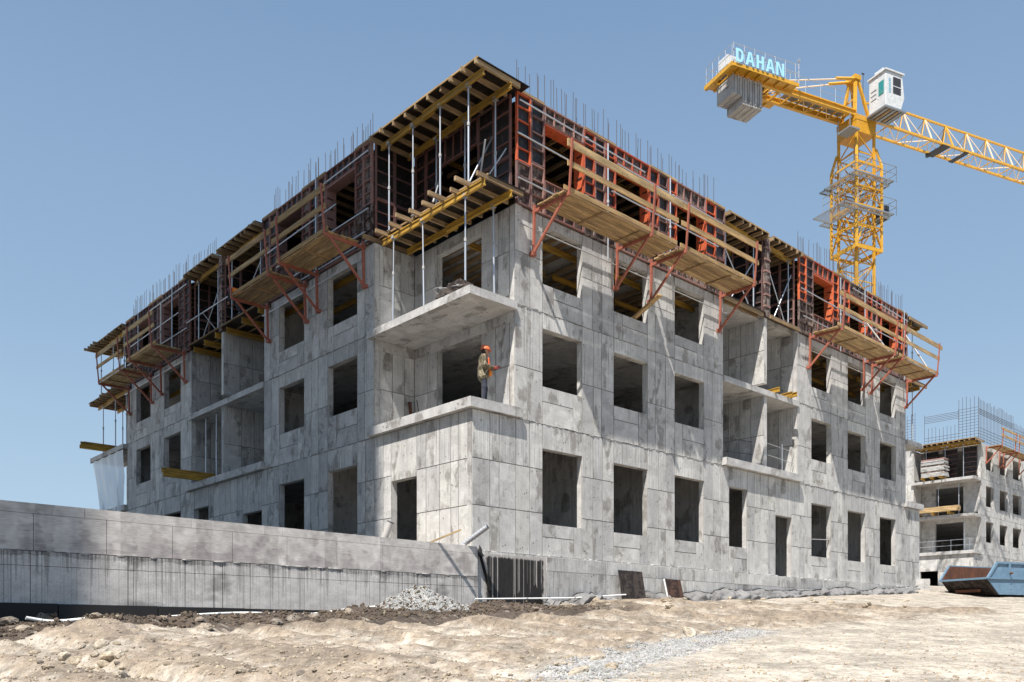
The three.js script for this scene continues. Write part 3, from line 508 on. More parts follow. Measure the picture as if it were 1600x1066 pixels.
{ // near corner, upper and lower deck
  const up = deck({ a0: -.2, a1: NA - .13, b0: -.5, b1: NB - .12, y: 18.66, dir: 'a', step: .62, label: 'projecting slab formwork deck roofing the sunlit corner balcony of top storey', beams: [[.1, -.42, 5.1], [1.15, -.48, 5.0]], cover: .02, ext: .3 });
  const lo = deck({ a0: -.2, a1: NA - .02, b0: -.5, b1: NB + .06, y: F3 - .02, dir: 'a', step: .66, label: 'lower slab formwork deck with ragged joists above the concrete corner canopy', beams: [[.1, -.46, 5.0], [1.15, -.5, 5.05]], cover: .42, ragged: .35, joistH: .13 });
  let pk = 0; for (const [a, b] of [[.14, .35], [.14, 1.75], [.14, 3.2], [.16, 4.6], [1.19, .3], [1.2, 1.8], [1.19, 3.3], [1.2, 4.7]]) prop(a, b, F3 - .01, up.yb, `${ORD[pk % 4]} tall prop from the sunlit end, ${pk++ < 4 ? 'outer' : 'inner'} row under top corner deck`, 'props under the top corner deck');
  pk = 0; for (const [a, b, t] of [[.14, .5, [0, 0]], [.1, 2.55, [.04, .12]], [.14, 4.35, [0, -.05]], [1.19, .35, [0, .05]]]) prop(a, b, F2, lo.yb, ['prop at outer corner of the concrete canopy', 'tilted prop rising behind the netting heap on canopy', 'prop at shaded end of the concrete canopy', 'prop close to the inner wall on concrete canopy'][pk++], 'props on the corner canopy', { tilt: t });
  for (const [a, b, ya, c, d, yb] of [[.3, .6, F3 + .05, 1.6, .9, F3 + 2.2], [1.2, 1.2, F3 + .1, .6, .1, F3 + 1.4], [.2, 2.2, F3 + .1, 1.5, 3.4, F3 + 2.0], [.9, 1.0, F3 + .05, 1.65, .3, F3 + 1.6]]) { const T = thing('push_pull_brace', 'slanting grey adjustable brace behind the corner balcony props', 'brace', [a, ya, b], { group: 'braces of the corner formwork' }); part(T, 'tube', tubeG(PB(a, ya, b), PB(c, yb, d), .028), M.galv); part(T, 'thread', tubeG(PB(a, ya, b), PB(lerp(a, c, .12), lerp(ya, yb, .12), lerp(b, d, .12)), .034), M.galvOld); }
}
{ // far end of the sunlit facade
  const up = deck({ a0: NA2 + .1, a1: AE + .6, b0: -.2, b1: NB, y: 18.62, dir: 'a', label: 'slab formwork deck jutting past the far end of sunlit facade at roof height', beams: [[NA2 + .5, -.1, 4.8], [AE - .2, -.1, 4.8]] });
  const lo = deck({ a0: NA2 + .1, a1: AE + .6, b0: -.2, b1: NB, y: F3 - .02, dir: 'a', label: 'lower slab formwork deck jutting past the far end of sunlit facade', beams: [[NA2 + .5, -.1, 4.8], [AE - .2, -.1, 4.8]] });
  for (const b of [.3, 2.5]) for (const a of [NA2 + .5, AE - .2]) { prop(a, b, F3, up.yb, `dark prop under roof deck at far end of sunlit facade, ${a < AE - .5 ? 'near the wall' : 'at outer edge'}, ${b < 1 ? 'front' : 'back'}`, 'props at far end, upper', {}); prop(a, b, F2, lo.yb, `dark prop under lower deck at far end of sunlit facade, ${a < AE - .5 ? 'near the wall' : 'at outer edge'}, ${b < 1 ? 'front' : 'back'}`, 'props at far end, lower', {}); }
}
{ // far end of the shaded facade
  const up = deck({ a0: -.25, a1: NA, b0: LE + .05, b1: BE + .5, y: 18.62, dir: 'a', label: 'slab formwork deck jutting past far end of shaded facade at roof height', beams: [[.1, LE + .2, BE + .2], [1.2, LE + .2, BE + .2]], ragged: .3 });
  const lo = deck({ a0: -.25, a1: NA, b0: LE + .05, b1: BE + .5, y: F3 - .02, dir: 'a', label: 'lower slab formwork deck jutting past far end of shaded facade', beams: [[.1, LE + .2, BE + .2], [1.2, LE + .2, BE + .2]], ragged: .3 });
  for (const a of [.1, 1.2]) for (const b of [LE + .8, LE + 2.6, BE - .6]) { prop(a, b, F3, up.yb, 'dark prop against the sky under roof deck of shaded facade', 'props at shaded end, upper', {}); prop(a + .05, b - .2, F2, lo.yb, 'dark prop against the sky on end canopy of shaded facade', 'props at shaded end, lower', {}); }
}
{ // sunlit loggia, two bays
  for (const [a0, a1, w] of [[LRa, 16.2, 'bay beside the long scaffold'], [16.56, LRb, 'bay beyond the fin']]) {
    const up = deck({ a0, a1, b0: -.25, b1: LD, y: 18.6, dir: 'b', step: .48, label: `roof height slab deck over sunlit loggia, ${w}`, beams: [[.15, a0 + .05, a1 - .05], [1.5, a0 + .05, a1 - .05]], sheets: 2 });
    deck({ a0, a1, b0: -.12, b1: LD, y: F3 - .05, dir: 'a', step: .36, label: `lower slab deck of close joists over sunlit loggia, ${w}`, beams: [], sheets: 2, ragged: .02 });
    for (const a of [a0 + .45, a1 - .45]) prop(a, .2, F3 - .03, up.yb, `galvanised prop on sunlit loggia deck, ${w}`, `props of sunlit loggia ${w}`);
    const T = thing('push_pull_brace', `slanting galvanised brace on sunlit loggia deck, ${w}`, 'brace', [a0, F3, .3]); part(T, 'tube', tubeG(PB(a0 + .2, F3 + 2.0, .1), PB(a1 - .6, F3 + .02, .25), .028), M.galv); part(T, 'tube', tubeG(PB(a1 - .3, F3 + 2.3, .15), PB(a0 + .9, F3 + .02, .3), .028), M.galv);
  }
}
{ // shaded loggia, two bays
  for (const [b0, b1, w] of [[LLa, 17.25, 'bay nearer the corner'], [17.6, LLb, 'bay beyond the fin']]) {
    const up = deck({ a0: -.35, a1: LD, b0, b1, y: 18.6, dir: 'a', step: .5, label: `roof height slab deck over shaded loggia, ${w}`, beams: [[.1, b0 + .05, b1 - .05], [1.5, b0 + .05, b1 - .05]], sheets: 2 });
    const lo = deck({ a0: -.2, a1: LD, b0, b1, y: F3 - .05, dir: 'b', step: .6, label: `lower slab deck over shaded loggia, ${w}`, beams: [], sheets: 2, ragged: .02, joistH: .02 });
    for (let k = 0; k < 3; k++) { const b = b0 + .3 + k * (b1 - b0 - .6) / 2; part(lo.T, 'main_beam', beamG(PB(-.12 + k * .05, F3 - .26, b), PB(LD - .05, F3 - .26, b), .24, .12), k ? M.yellowBeam[1] : M.yellowBeam[0]); }
    for (const b of [b0 + .6, b1 - .5]) prop(.15, b, F3 - .03, up.yb, `galvanised prop on shaded loggia deck, ${w}`, `props of shaded loggia ${w}`);
    const T = thing('push_pull_brace', `slanting brace on shaded loggia deck, ${w}`, 'brace', [0, F3, b0]); part(T, 'tube', tubeG(PB(.2, F3 + 2.2, b0 + .4), PB(.2, F3 + .02, b1 - .7), .026), M.galv); part(T, 'tube', tubeG(PB(.4, F3 + 1.6, b1 - .3), PB(.3, F3 + .02, b0 + .8), .026), M.galvOld);
  }
  for (const b of [18.6, 19.75]) prop(.25, b, F1, F2 - .25, 'galvanised prop between two slabs of the shaded loggia', 'props between loggia slabs');
}
// ------------------------------------------------------------------ bracket scaffold platforms
function platform(ty, u0, u1, label, { y = 15.16, posts, rails = true, railU } = {}) {
  const P = (u, yy, d) => ty === 'R' ? PB(u, yy, d) : PB(d, yy, u), bx = (A, B, y0, y1, d0, d1) => fb(ty, 0, A, B, y0, y1, d0, d1);
  const T = thing('scaffold_platform', label, 'scaffold platform', ty === 'R' ? [(u0 + u1) / 2, y, -.8] : [-.8, y, (u0 + u1) / 2]);
  const n = 5, d0 = -1.6, d1 = -.42; for (let k = 0; k < n; k++) { const p = lerp(d0, d1, k / n) + .008, q = lerp(d0, d1, (k + 1) / n) - .008; const g = ty === 'R' ? boxB(u0 + rr(-.05, .05), u1 + rr(-.05, .05), y - .045, y + rr(-.004, .006), p, q, true) : boxB(p, q, y - .045, y + rr(-.004, .006), u0 + rr(-.05, .05), u1 + rr(-.05, .05), true); part(T, 'deck_plank', g, pick(M.wood)); }
  part(T, 'toe_board', ty === 'R' ? boxB(u0, u1, y + .01, y + .15, -1.64, -1.605, true) : boxB(-1.64, -1.605, y + .01, y + .15, u0, u1, true), M.wood[1]);
  const nb = Math.max(1, Math.round((u1 - u0) / 2.6)); for (let k = 1; k <= nb; k++) { const u = lerp(u0, u1, k / (nb + 1)); part(T, 'batten', bx(u - .05, u + .05, y - .09, y - .047, -1.55, -.44), M.wood[2]); }
  const ps = posts || [u0 + .25, u1 - .25];
  for (const u of ps) {
    const br = part(T, 'bracket', [barG(P(u, y - .1, -1.66), P(u, y - .1, -.06), .1, .07), barG(P(u, y - .08, -1.55), P(u, y - 1.42, -.12), .08, .06), barG(P(u, y + .1, -.16), P(u, y - 1.42, -.12), .08, .07)], M.bracket);
    part(T, 'wall_shoe', bx(u - .09, u + .09, y - 1.5, y - 1.38, -.16, -.005), M.bracket, br); part(T, 'hook_plate', bx(u - .06, u + .06, y - .05, y + .2, -.12, -.005), M.crust[1], br);
    part(T, 'guard_post', barG(P(u, y - .14, -1.68), P(u, y + 1.55, -1.82), .065, .05, ty === 'R' ? V(1, 0, 0) : V(0, 0, 1)), M.bracket, br);
  }
  if (rails) { const [r0, r1] = railU || [u0, u1]; for (const [h, w] of [[.72, .17], [1.3, .22]]) part(T, 'guard_board', (() => { const g = ty === 'R' ? boxB(r0 + rr(-.1, .1), r1 + rr(-.1, .2), y + h, y + h + w, -1.71 - h * .05, -1.665 - h * .05, true) : boxB(-1.71 - h * .05, -1.665 - h * .05, y + h, y + h + w, r0 + rr(-.1, .1), r1 + rr(-.1, .2), true); return g; })(), pick([M.wood[0], M.wood[1], M.wood[3]])); }
}
platform('R', 2.28, 7.95, 'longest plank scaffold platform on sunlit facade beside the corner', { posts: [2.45, 6.5] });
platform('R', 8.15, 13.05, 'plank scaffold platform on sunlit facade ending at the loggia', { posts: [8.4, 12.8] });
platform('R', 19.6, 25.6, 'plank scaffold platform on sunlit facade just beyond the loggia', { posts: [19.9, 25.2] });
platform('R', 25.8, 30.5, 'last plank scaffold platform at far end of sunlit facade', { posts: [26.1, 30.2] });
const bl = px => bAt(px, -1.4);
platform('L', bl(521), bl(440), 'plank scaffold platform on shaded facade beside the corner balcony', { posts: [bl(518), bl(447)] });
platform('L', bl(433), bl(368), 'plank scaffold platform on shaded facade reaching the loggia', { posts: [bl(429), bl(372)], y: 15.0 });
platform('L', bl(250), bl(205), 'plank scaffold platform on shaded facade just beyond the loggia', { posts: [bl(246), bl(211)] });
platform('L', bl(200), bl(160), 'last plank scaffold platform at far end of shaded facade', { posts: [bl(196), bl(163)], y: 15.0 });
// horizontal and vertical scaffold tubes tied to the formwork
function tubeThing(p, q, label, group, r = .026, m = M.galv) { const T = thing('scaffold_tube', label, 'scaffold tube', [p.x, Math.min(p.y, q.y), -p.z], { group }); part(T, 'tube', tubeG(p, q, r), m); const c = p.clone().lerp(q, .5), dd = q.clone().sub(p).normalize().multiplyScalar(.05); part(T, 'coupler', tubeG(c.clone().sub(dd), c.clone().add(dd), r * 1.7), M.galvOld); return T; }
for (const [u0, u1, y] of [[1.8, 8.0, 18.36], [6.5, 12.9, 18.05], [1.7, 8.1, 17.3], [6.2, 12.6, 17.0], [1.75, 7.6, 15.9], [5.9, 13.0, 15.75], [19.1, 25.0, 17.1], [23, 30, 16.95], [19.3, 24.2, 15.9], [24, 30.2, 18.4]]) tubeThing(PB(u0, y, -.16), PB(u1, y - rr(-.05, .12), -.17), 'long galvanised waler tube clamped along formwork above the sunlit facade', 'waler tubes, sunlit side', .028);
for (const [u, y0, y1] of [[5.9, 14.5, 18.5], [9.4, 14.9, 18.55], [25.1, 15.0, 18.6], [22.6, 15.0, 18.5], [29.6, 15.0, 18.7]]) tubeThing(PB(u, y0, -.24), PB(u, y1, -.24), 'upright galvanised tube standing against formwork above the sunlit facade', 'upright tubes, sunlit side', .03);
for (const [u0, u1, y] of [[5.4, 11, 18.3], [7.5, 13, 17.2], [5.4, 12, 16.3], [5.6, 13.3, 15.55], [21, 26, 18.3], [22, 28.5, 17.2], [21, 29, 16.2], [13.5, 21, 16.4]]) tubeThing(PB(-.16, y, u0), PB(-.17, y - rr(-.05, .1), u1), 'long galvanised waler tube clamped along formwork above the shaded facade', 'waler tubes, shaded side', .028);
for (const [u, y0, y1] of [[8.8, 15.2, 19.2], [22.6, 15.3, 18.6], [27.2, 15.2, 18.5]]) tubeThing(PB(-.24, y0, u), PB(-.24, y1, u), 'upright galvanised tube standing against formwork above the shaded facade', 'upright tubes, shaded side', .03);
tubeThing(PB(1.9, 14.52, -.1), PB(13.3, 14.52, -.1), 'thin guard tube along sunlit facade across window heads, corner side', undefined, .022, M.galvOld);
tubeThing(PB(19.2, 14.52, -.1), PB(30.2, 14.52, -.1), 'thin guard tube along sunlit facade across window heads, beyond the loggia', undefined, .022, M.galvOld);
tubeThing(PB(-.1, 15.26, 5.3), PB(-.1, 15.26, 13.3), 'upper thin guard tube on shaded facade, corner side', undefined, .024);
tubeThing(PB(-.12, 14.7, 5.9), PB(-.12, 14.7, 13.3), 'lower thin guard tube on shaded facade, corner side', undefined, .024);
tubeThing(PB(-.12, 14.75, 21.2), PB(-.12, 14.75, 29.6), 'thin guard tube on shaded facade beyond the loggia', undefined, .026);
tubeThing(PB(-.3, 15.3, 23.9), PB(-.9, 17.6, 22.3), 'slanting white brace tube on shaded facade beyond the loggia', undefined, .035, M.whitePaint);
tubeThing(PB(25.0, 17.0, -.3), PB(26.6, 15.2, -1.1), 'slanting white brace tube on sunlit facade beyond the loggia', undefined, .035, M.whitePaint);
tubeThing(PB(29.6, 17.4, -.3), PB(31.0, 15.4, -1.1), 'slanting white brace tube at far end of sunlit facade', undefined, .035, M.whitePaint);
// ------------------------------------------------------------------ starter bars on the roof edge
function rebarRow(ty, u0, u1, label, d = .1, { y0 = 18.2, y1 = 19.78, step = .21 } = {}) {
  const T = thing('starter_bars', label, 'rebar', ty === 'R' ? [(u0 + u1) / 2, y0, d] : [d, y0, (u0 + u1) / 2], { group: 'starter bars along the roof edge' }); let H = y1;
  for (let u = u0; u < u1; u += step * rr(.6, 1.35)) {
    if (rnd() < .1) H = y1 + rr(-.25, .15); const dd = d + (rnd() < .4 ? .14 : 0), h = H + rr(-.12, .1), t = rr(-.03, .03);
    const p = ty === 'R' ? PB(u, y0, dd) : PB(dd, y0, u), q = ty === 'R' ? PB(u + t, h, dd + rr(-.02, .02)) : PB(dd + rr(-.02, .02), h, u + t); part(T, 'bar', tubeG(p, q, .0105, 5), M.rebar);
  }
  for (let k = 0; k < 3; k++) { const u = lerp(u0, u1, (k + rr(.1, .4)) / 3), pts = [[0, 0], [.02, .25], [.14, .34], [.26, .25], [.24, .05]].map(([x, yy]) => ty === 'R' ? PB(u + x, 18.6 + yy, d + .05) : PB(d + .05, 18.6 + yy, u + x)); part(T, 'lifting_loop', new THREE.TubeGeometry(new THREE.CatmullRomCurve3(pts), 10, .011, 5), M.rebar); }
}
rebarRow('R', 1.9, 8.4, 'starter bars above sunlit facade beside the corner'); rebarRow('R', 8.5, 12.9, 'starter bars above sunlit facade beside the loggia');
rebarRow('R', 16.3, 17.6, 'short cluster of starter bars over the sunlit loggia fin', 1.2); rebarRow('R', 19.2, 24.6, 'starter bars above sunlit facade just beyond the loggia'); rebarRow('R', 24.8, 30.1, 'starter bars at far end above the sunlit facade');
rebarRow('L', 5.5, 9.0, 'starter bars above shaded facade beside the corner'); rebarRow('L', 9.2, 13.2, 'starter bars above shaded facade beside the loggia'); rebarRow('L', 18.6, 24.5, 'starter bars above shaded facade just beyond the loggia'); rebarRow('L', 24.8, 29.3, 'starter bars at far end above the shaded facade');
rebarRow('L', 1.2, 2.4, 'few starter bars behind roof deck of the corner', NA + .2); rebarRow('L', 15.4, 16.6, 'few starter bars behind the shaded loggia roof deck', 1.2);

// ------------------------------------------------------------------ tower crane
const CR = 0.4259, FRAME_C = { o: V((1338 - 800) / FP * 60, 0, -60), r: CR };
const font = await new FontLoader().loadAsync('fonts/droid/droid_sans_bold.typeface.json');
{
  const T = thing('tower_crane', 'yellow tower crane with white cab, lattice jib and hanging counterweights', 'crane', [0, 4.6, 0], { frame: FRAME_C }); T.position.y += .32;
  const JY = 36.5, q = .8, Y0 = 4.0, cm = M.crane;
  const corners = h => [[-h, h], [h, h], [h, -h], [-h, -h]];
  const mast = part(T, 'mast', corners(q).map(([x, z]) => boxG(x - .075, x + .075, Y0, 35.3, z - .075, z + .075)), cm[0]);
  for (let k = 0, y = Y0; y < 34.6; k++, y += 1.25) for (let f = 0; f < 4; f++) {
    const c = corners(q - .02), A = c[f], B = c[(f + 1) % 4];
    part(T, 'mast_strut', barG(V(A[0], y, A[1]), V(B[0], y, B[1]), .07, .06), cm[k % 3], mast);
    part(T, 'mast_brace', (k + f) % 2 ? barG(V(A[0], y, A[1]), V(B[0], y + 1.25, B[1]), .06, .06) : barG(V(B[0], y, B[1]), V(A[0], y + 1.25, A[1]), .06, .06), cm[(k + 1) % 3], mast);
  }
  part(T, 'ladder', [tubeG(V(-.2, Y0, 0), V(-.2, 35, 0), .025, 6), tubeG(V(.2, Y0, 0), V(.2, 35, 0), .025, 6), ...Array.from({ length: 38 }, (_, k) => tubeG(V(-.2, 22 + k * .33, 0), V(.2, 22 + k * .33, 0), .014, 5))], M.craneGrey, mast);
  // climbing frame
  const h = 1.14, cf = part(T, 'climbing_frame', [...corners(h).map(([x, z]) => boxG(x - .07, x + .07, 27.3, 33.2, z - .07, z + .07)), ...corners(h).map(([x, z]) => barG(V(x, 33.2, z), V(x * .78, 34.4, z * .78), .14, .12))], cm[2]);
  for (const [y, t] of [[27.4, .24], [28.9, .1], [30.2, .16], [31.5, .1], [32.4, .16], [33.1, .14]]) for (let f = 0; f < 4; f++) { const c = corners(h), A = c[f], B = c[(f + 1) % 4]; part(T, 'frame_strut', barG(V(A[0], y, A[1]), V(B[0], y, B[1]), t, .08), cm[f % 3], cf); }
  for (const [y0, y1] of [[27.5, 30.1], [30.3, 32.3]]) for (let f = 0; f < 4; f++) { const c = corners(h), A = c[f], B = c[(f + 1) % 4]; part(T, 'frame_brace', barG(V(A[0], y0, A[1]), V((A[0] + B[0]) / 2, y1, (A[1] + B[1]) / 2), .07, .06), cm[0], cf); part(T, 'frame_brace', barG(V(B[0], y0, B[1]), V((A[0] + B[0]) / 2, y1, (A[1] + B[1]) / 2), .07, .06), cm[1], cf); }
  // two grated work platforms
  for (const [y, w, ext] of [[32.0, 1.7, .1], [29.75, 1.7, 1.1]]) {
    const gr = [], bar = (x0, x1, z0, z1) => { gr.push(boxG(x0, x1, y, y + .09, z0, z0 + .05), boxG(x0, x1, y, y + .09, z1 - .05, z1), boxG(x0, x0 + .05, y, y + .09, z0, z1), boxG(x1 - .05, x1, y, y + .09, z0, z1)); if (x1 - x0 > z1 - z0) for (let x = x0 + .15; x < x1; x += .13) gr.push(boxG(x, x + .035, y + .05, y + .075, z0, z1)); else for (let z = z0 + .15; z < z1; z += .13) gr.push(boxG(x0, x1, y + .05, y + .075, z, z + .035)); };
    bar(-w - ext, w, h + .05, w); bar(-w, w + .2, -w, -h - .05); bar(-w - ext, -h - .05, -h, h); bar(h + .05, w + .2, -h, h);
    const p = part(T, 'work_platform', gr, M.craneGrey);
    for (const [A, B] of [[[-w - ext, w], [w + .2, w]], [[w + .2, w], [w + .2, -w]], [[-w - ext, w], [-w - ext, -.2]]]) {
      for (const r of [.55, 1.05]) part(T, 'handrail', tubeG(V(A[0], y + r, A[1]), V(B[0], y + r, B[1]), .022, 6), M.craneGrey, p);
      const n = 4; for (let k = 0; k <= n; k++) part(T, 'rail_post', tubeG(V(lerp(A[0], B[0], k / n), y, lerp(A[1], B[1], k / n)), V(lerp(A[0], B[0], k / n), y + 1.05, lerp(A[1], B[1], k / n)), .02, 6), M.craneGrey, p);
    }
  }
  part(T, 'stay_wire', tubeG(V(-3.1, 29.8, 1.2), V(-1.2, 31.9, 1.2), .015, 5), M.rebar);
  part(T, 'hydraulic_unit', boxG(1.3, 2.0, 29.83, 30.7, .2, 1.0), M.dark);
  // slewing unit and head
  part(T, 'slewing_box', [boxG(-.88, .88, 35.3, 36.1, -.88, .88), boxG(-.9, .9, 36.1, 36.45, -.9, .9)], cm[1]);
  part(T, 'slewing_platform', [boxG(-1.9, -1.0, 35.1, 35.2, .2, 1.3), boxG(-1.9, -1.85, 35.2, 36.0, .2, .25), boxG(-1.9, -1.85, 35.2, 36.0, 1.25, 1.3)], M.craneGrey);
  const hd = part(T, 'tower_head', [barG(V(-.75, 36.4, .6), V(-.35, 39.3, .28), .18, .16), barG(V(-.75, 36.4, -.6), V(-.35, 39.3, -.28), .18, .16), barG(V(.6, 36.4, .6), V(-.15, 39.3, .28), .18, .16), barG(V(.6, 36.4, -.6), V(-.15, 39.3, -.28), .18, .16), boxG(-.55, 0, 39.2, 39.5, -.45, .45)], cm[0]);
  part(T, 'head_strut', barG(V(-.55, 37.8, -.45), V(-.55, 37.8, .45), .1, .1), cm[1], hd);
  // counter jib
  const X1 = -11.5, cj = part(T, 'counter_jib', [.6, -.6].map(z => mergeGeometries([boxG(X1, -.7, 36.78, 36.86, z - .11, z + .11), boxG(X1, -.7, 36.46, 36.54, z - .11, z + .11), boxG(X1 + .01, -.71, 36.54, 36.78, z - .03, z + .03)])), cm[0]);
  for (let k = 0; k < 11; k++) { const x = X1 + .3 + k * 1.0; part(T, 'cross_member', barG(V(x, 36.52, -.52), V(x, 36.52, .52), .1, .07), cm[1], cj); if (k < 10) part(T, 'floor_brace', barG(V(x, 36.5, k % 2 ? -.52 : .52), V(x + 1, 36.5, k % 2 ? .52 : -.52), .06, .06), cm[2], cj); }
  part(T, 'walkway_grating', boxG(-6.3, -1, 36.87, 36.9, -.45, .45), M.craneGrey, cj);
  for (const z of [-.62, .62]) { for (let k = 0; k < 5; k++) part(T, 'rail_post', tubeG(V(-6.4 + k * 1.3, 36.86, z), V(-6.4 + k * 1.3, 37.85, z), .02, 5), M.galv, cj); for (const r of [.5, 1]) part(T, 'handrail', tubeG(V(-6.8, 36.86 + r, z), V(-1.0, 36.86 + r, z), .016, 5), M.galvOld, cj); }
  for (const z of [-.4, .4]) { part(T, 'tie_bar', tubeG(V(-.4, 39.3, z * .6), V(-7.4, 37.1, z * 1.5), .045, 6), M.cranePale); part(T, 'tie_bracket', boxG(-7.7, -7.2, 36.86, 37.3, z * 1.5 - .06, z * 1.5 + .06), cm[0]); part(T, 'tie_lug', tubeG(V(-.4, 39.3, z * .6), V(-2.2, 38.79, z * .85), .1, 6), cm[2]); }
  // end platform with letters, cabinet and counterweights
  const pf = part(T, 'end_platform', [boxG(X1 - .1, -6.4, 36.6, 36.68, .72, 1.35), boxG(X1 - .1, -6.4, 36.6, 36.68, -1.35, -.72), boxG(X1 - .25, X1 - .01, 36.5, 36.75, -1.4, 1.4), boxG(X1 - .1, -6.4, 36.5, 36.72, 1.36, 1.44)], cm[0]);
  for (let k = 0; k < 6; k++) part(T, 'platform_arm', barG(V(X1 + .5 + k * .78, 36.55, -1.35), V(X1 + .5 + k * .78, 36.55, 1.35), .1, .06), cm[1], pf);
  for (const z of [-1.38, 1.4]) { for (let k = 0; k < 7; k++) part(T, 'rail_post', tubeG(V(X1 - .1 + k * .82, 36.7, z), V(X1 - .1 + k * .82, 37.95, z), .02, 5), M.galv, pf); for (const r of [.65, 1.2]) part(T, 'handrail', tubeG(V(X1 - .15, 36.7 + r, z), V(-6.4, 36.7 + r, z), .02, 5), M.galv, pf); }
  for (const r of [.65, 1.2]) part(T, 'handrail', tubeG(V(X1 - .15, 36.7 + r, -1.38), V(X1 - .15, 36.7 + r, 1.4), .02, 5), M.galv, pf);
  for (let k = 0; k < 5; k++) part(T, 'rail_post', tubeG(V(X1 - .15, 36.7, -1.3 + k * .65), V(X1 - .15, 37.9, -1.3 + k * .65), .018, 5), M.galv, pf);
  const sign = part(T, 'sign_rail', [boxG(-11.7, -7.8, 36.8, 36.84, 1.42, 1.45), boxG(-11.7, -7.8, 37.5, 37.54, 1.42, 1.45)], M.galv);
  [...'DAHAN'].forEach((c, k) => { const g = new TextGeometry(c, { font, size: .80, depth: .05, curveSegments: 4, bevelEnabled: false }); g.computeBoundingBox(); const w = g.boundingBox.max.x - g.boundingBox.min.x; g.translate(-g.boundingBox.min.x - w / 2, 0, 0); g.scale(.92, 1.05, 1); g.translate(-11.2 + k * .8, 36.74, 1.46); part(T, 'sign_letter', g, M.signBlue, sign); });
  part(T, 'electric_cabinet', [boxG(X1 + .15, X1 + 1.1, 36.86, 37.85, -.45, .45)], M.white); part(T, 'winch', [tubeG(V(-8.9, 37.25, -.4), V(-8.9, 37.25, .4), .35, 12), boxG(-8.5, -7.8, 36.86, 37.4, -.4, .4)], M.dark);
  part(T, 'mast_light', [tubeG(V(-6.3, 36.8, 1.3), V(-6.3, 38.3, 1.3), .03, 6), boxG(-6.37, -6.23, 38.2, 38.4, 1.23, 1.37)], M.galv);
  const cw = M.conc[3]; for (let k = 0; k < 6; k++) { const x = -11.2 + k * .4; const s = part(T, 'counterweight', [boxG(x, x + .36, k < 2 ? 35.25 : 34.75, 36.44, -.78, .78)], cw); part(T, 'weight_rib', boxG(x + .12, x + .2, k < 2 ? 35.35 : 34.9, 36.3, .785, .83), M.galvOld, s); part(T, 'hanger', boxG(x + .15, x + .25, 36.46, 36.95, -.7, .7), M.galvOld, s); }
  // cab
  const cx0 = .2, cx1 = 1.65, cz0 = 1.0, cz1 = 2.35;
  const sh = new THREE.Shape(); [[cx0, 36.5], [cx1 - .1, 36.5], [cx1 + .2, 37.3], [cx1, 38.75], [cx0, 38.75]].forEach((p, i) => i ? sh.lineTo(...p) : sh.moveTo(...p));
  const cg = new THREE.ExtrudeGeometry(sh, { depth: cz1 - cz0, bevelEnabled: true, bevelSize: .04, bevelThickness: .04, bevelSegments: 2 }); cg.translate(0, 0, cz0); const cab = part(T, 'cab', cg, M.white);
  part(T, 'cab_roof', [boxG(cx0 - .12, cx1 + .15, 38.8, 38.9, cz0 - .1, cz1 + .12), barG(V(cx0 + .1, 39.05, (cz0 + cz1) / 2), V(cx1, 39.05, (cz0 + cz1) / 2), .3, .7)], M.white, cab);
  part(T, 'cab_window', boxG(cx0 - .06, cx0 - .042, 37.35, 38.25, cz1 - .55, cz1 - .12), M.glassTeal, cab); part(T, 'cab_window', boxG(cx0 + .62, cx1 - .12, 37.4, 38.5, cz1 + .042, cz1 + .055), M.dark, cab); part(T, 'window_bar', boxG(cx0 + .6, cx1 - .1, 37.85, 37.9, cz1 + .056, cz1 + .065), M.white, cab);
  part(T, 'cab_vent', [0, 1, 2].map(k => boxG(cx0 - .06, cx0 - .042, 37.3 + k * .3, 37.35 + k * .3, cz0 + .15, cz0 + .6)), M.craneGrey, cab);
  { const g = new TextGeometry('DAHAN', { font, size: .2, depth: .01, curveSegments: 3, bevelEnabled: false }); g.rotateZ(-Math.PI / 2); g.translate(cx0 + .22, 38.35, cz1 + .045); part(T, 'cab_lettering', g, M.cabBlue, cab); }
  const fl = part(T, 'cab_floor', [boxG(cx0 - .2, cx1 + .3, 36.3, 36.4, cz0 - .1, cz0), boxG(cx0 - .2, cx1 + .3, 36.3, 36.4, cz1 + .05, cz1 + .15), boxG(cx0 - .2, cx0 - .1, 36.3, 36.4, cz0, cz1 + .05), boxG(cx1 + .2, cx1 + .3, 36.3, 36.4, cz0, cz1 + .05), boxG(cx0 - .1, cx1 + .2, 36.32, 36.36, cz0, cz1 + .05)], M.craneGrey); for (let k = 0; k < 5; k++) part(T, 'floor_slat', boxG(cx0 + .05 + k * .33, cx0 + .2 + k * .33, 36.26, 36.3, cz0, cz1), k % 2 ? M.wood[1] : M.craneGrey, fl);
  part(T, 'anemometer', [tubeG(V(cx0 - .3, 38.3, cz0 - .3), V(cx0 - .3, 39.5, cz0 - .3), .02, 5), boxG(cx0 - .42, cx0 - .2, 39.4, 39.46, cz0 - .33, cz0 - .27)], M.dark);
  // jib
  const JT = 38.35, jz = .65, jl = 46; const jib = part(T, 'jib', [boxG(.8, jl, JY - .07, JY + .07, jz - .07, jz + .07), boxG(.8, jl, JY - .07, JY + .07, -jz - .07, -jz + .07), boxG(2.2, jl - 1, JT - .06, JT + .06, -.06, .06), barG(V(.6, 38.0, 0), V(2.3, JT, 0), .12, .12)], cm[2]);
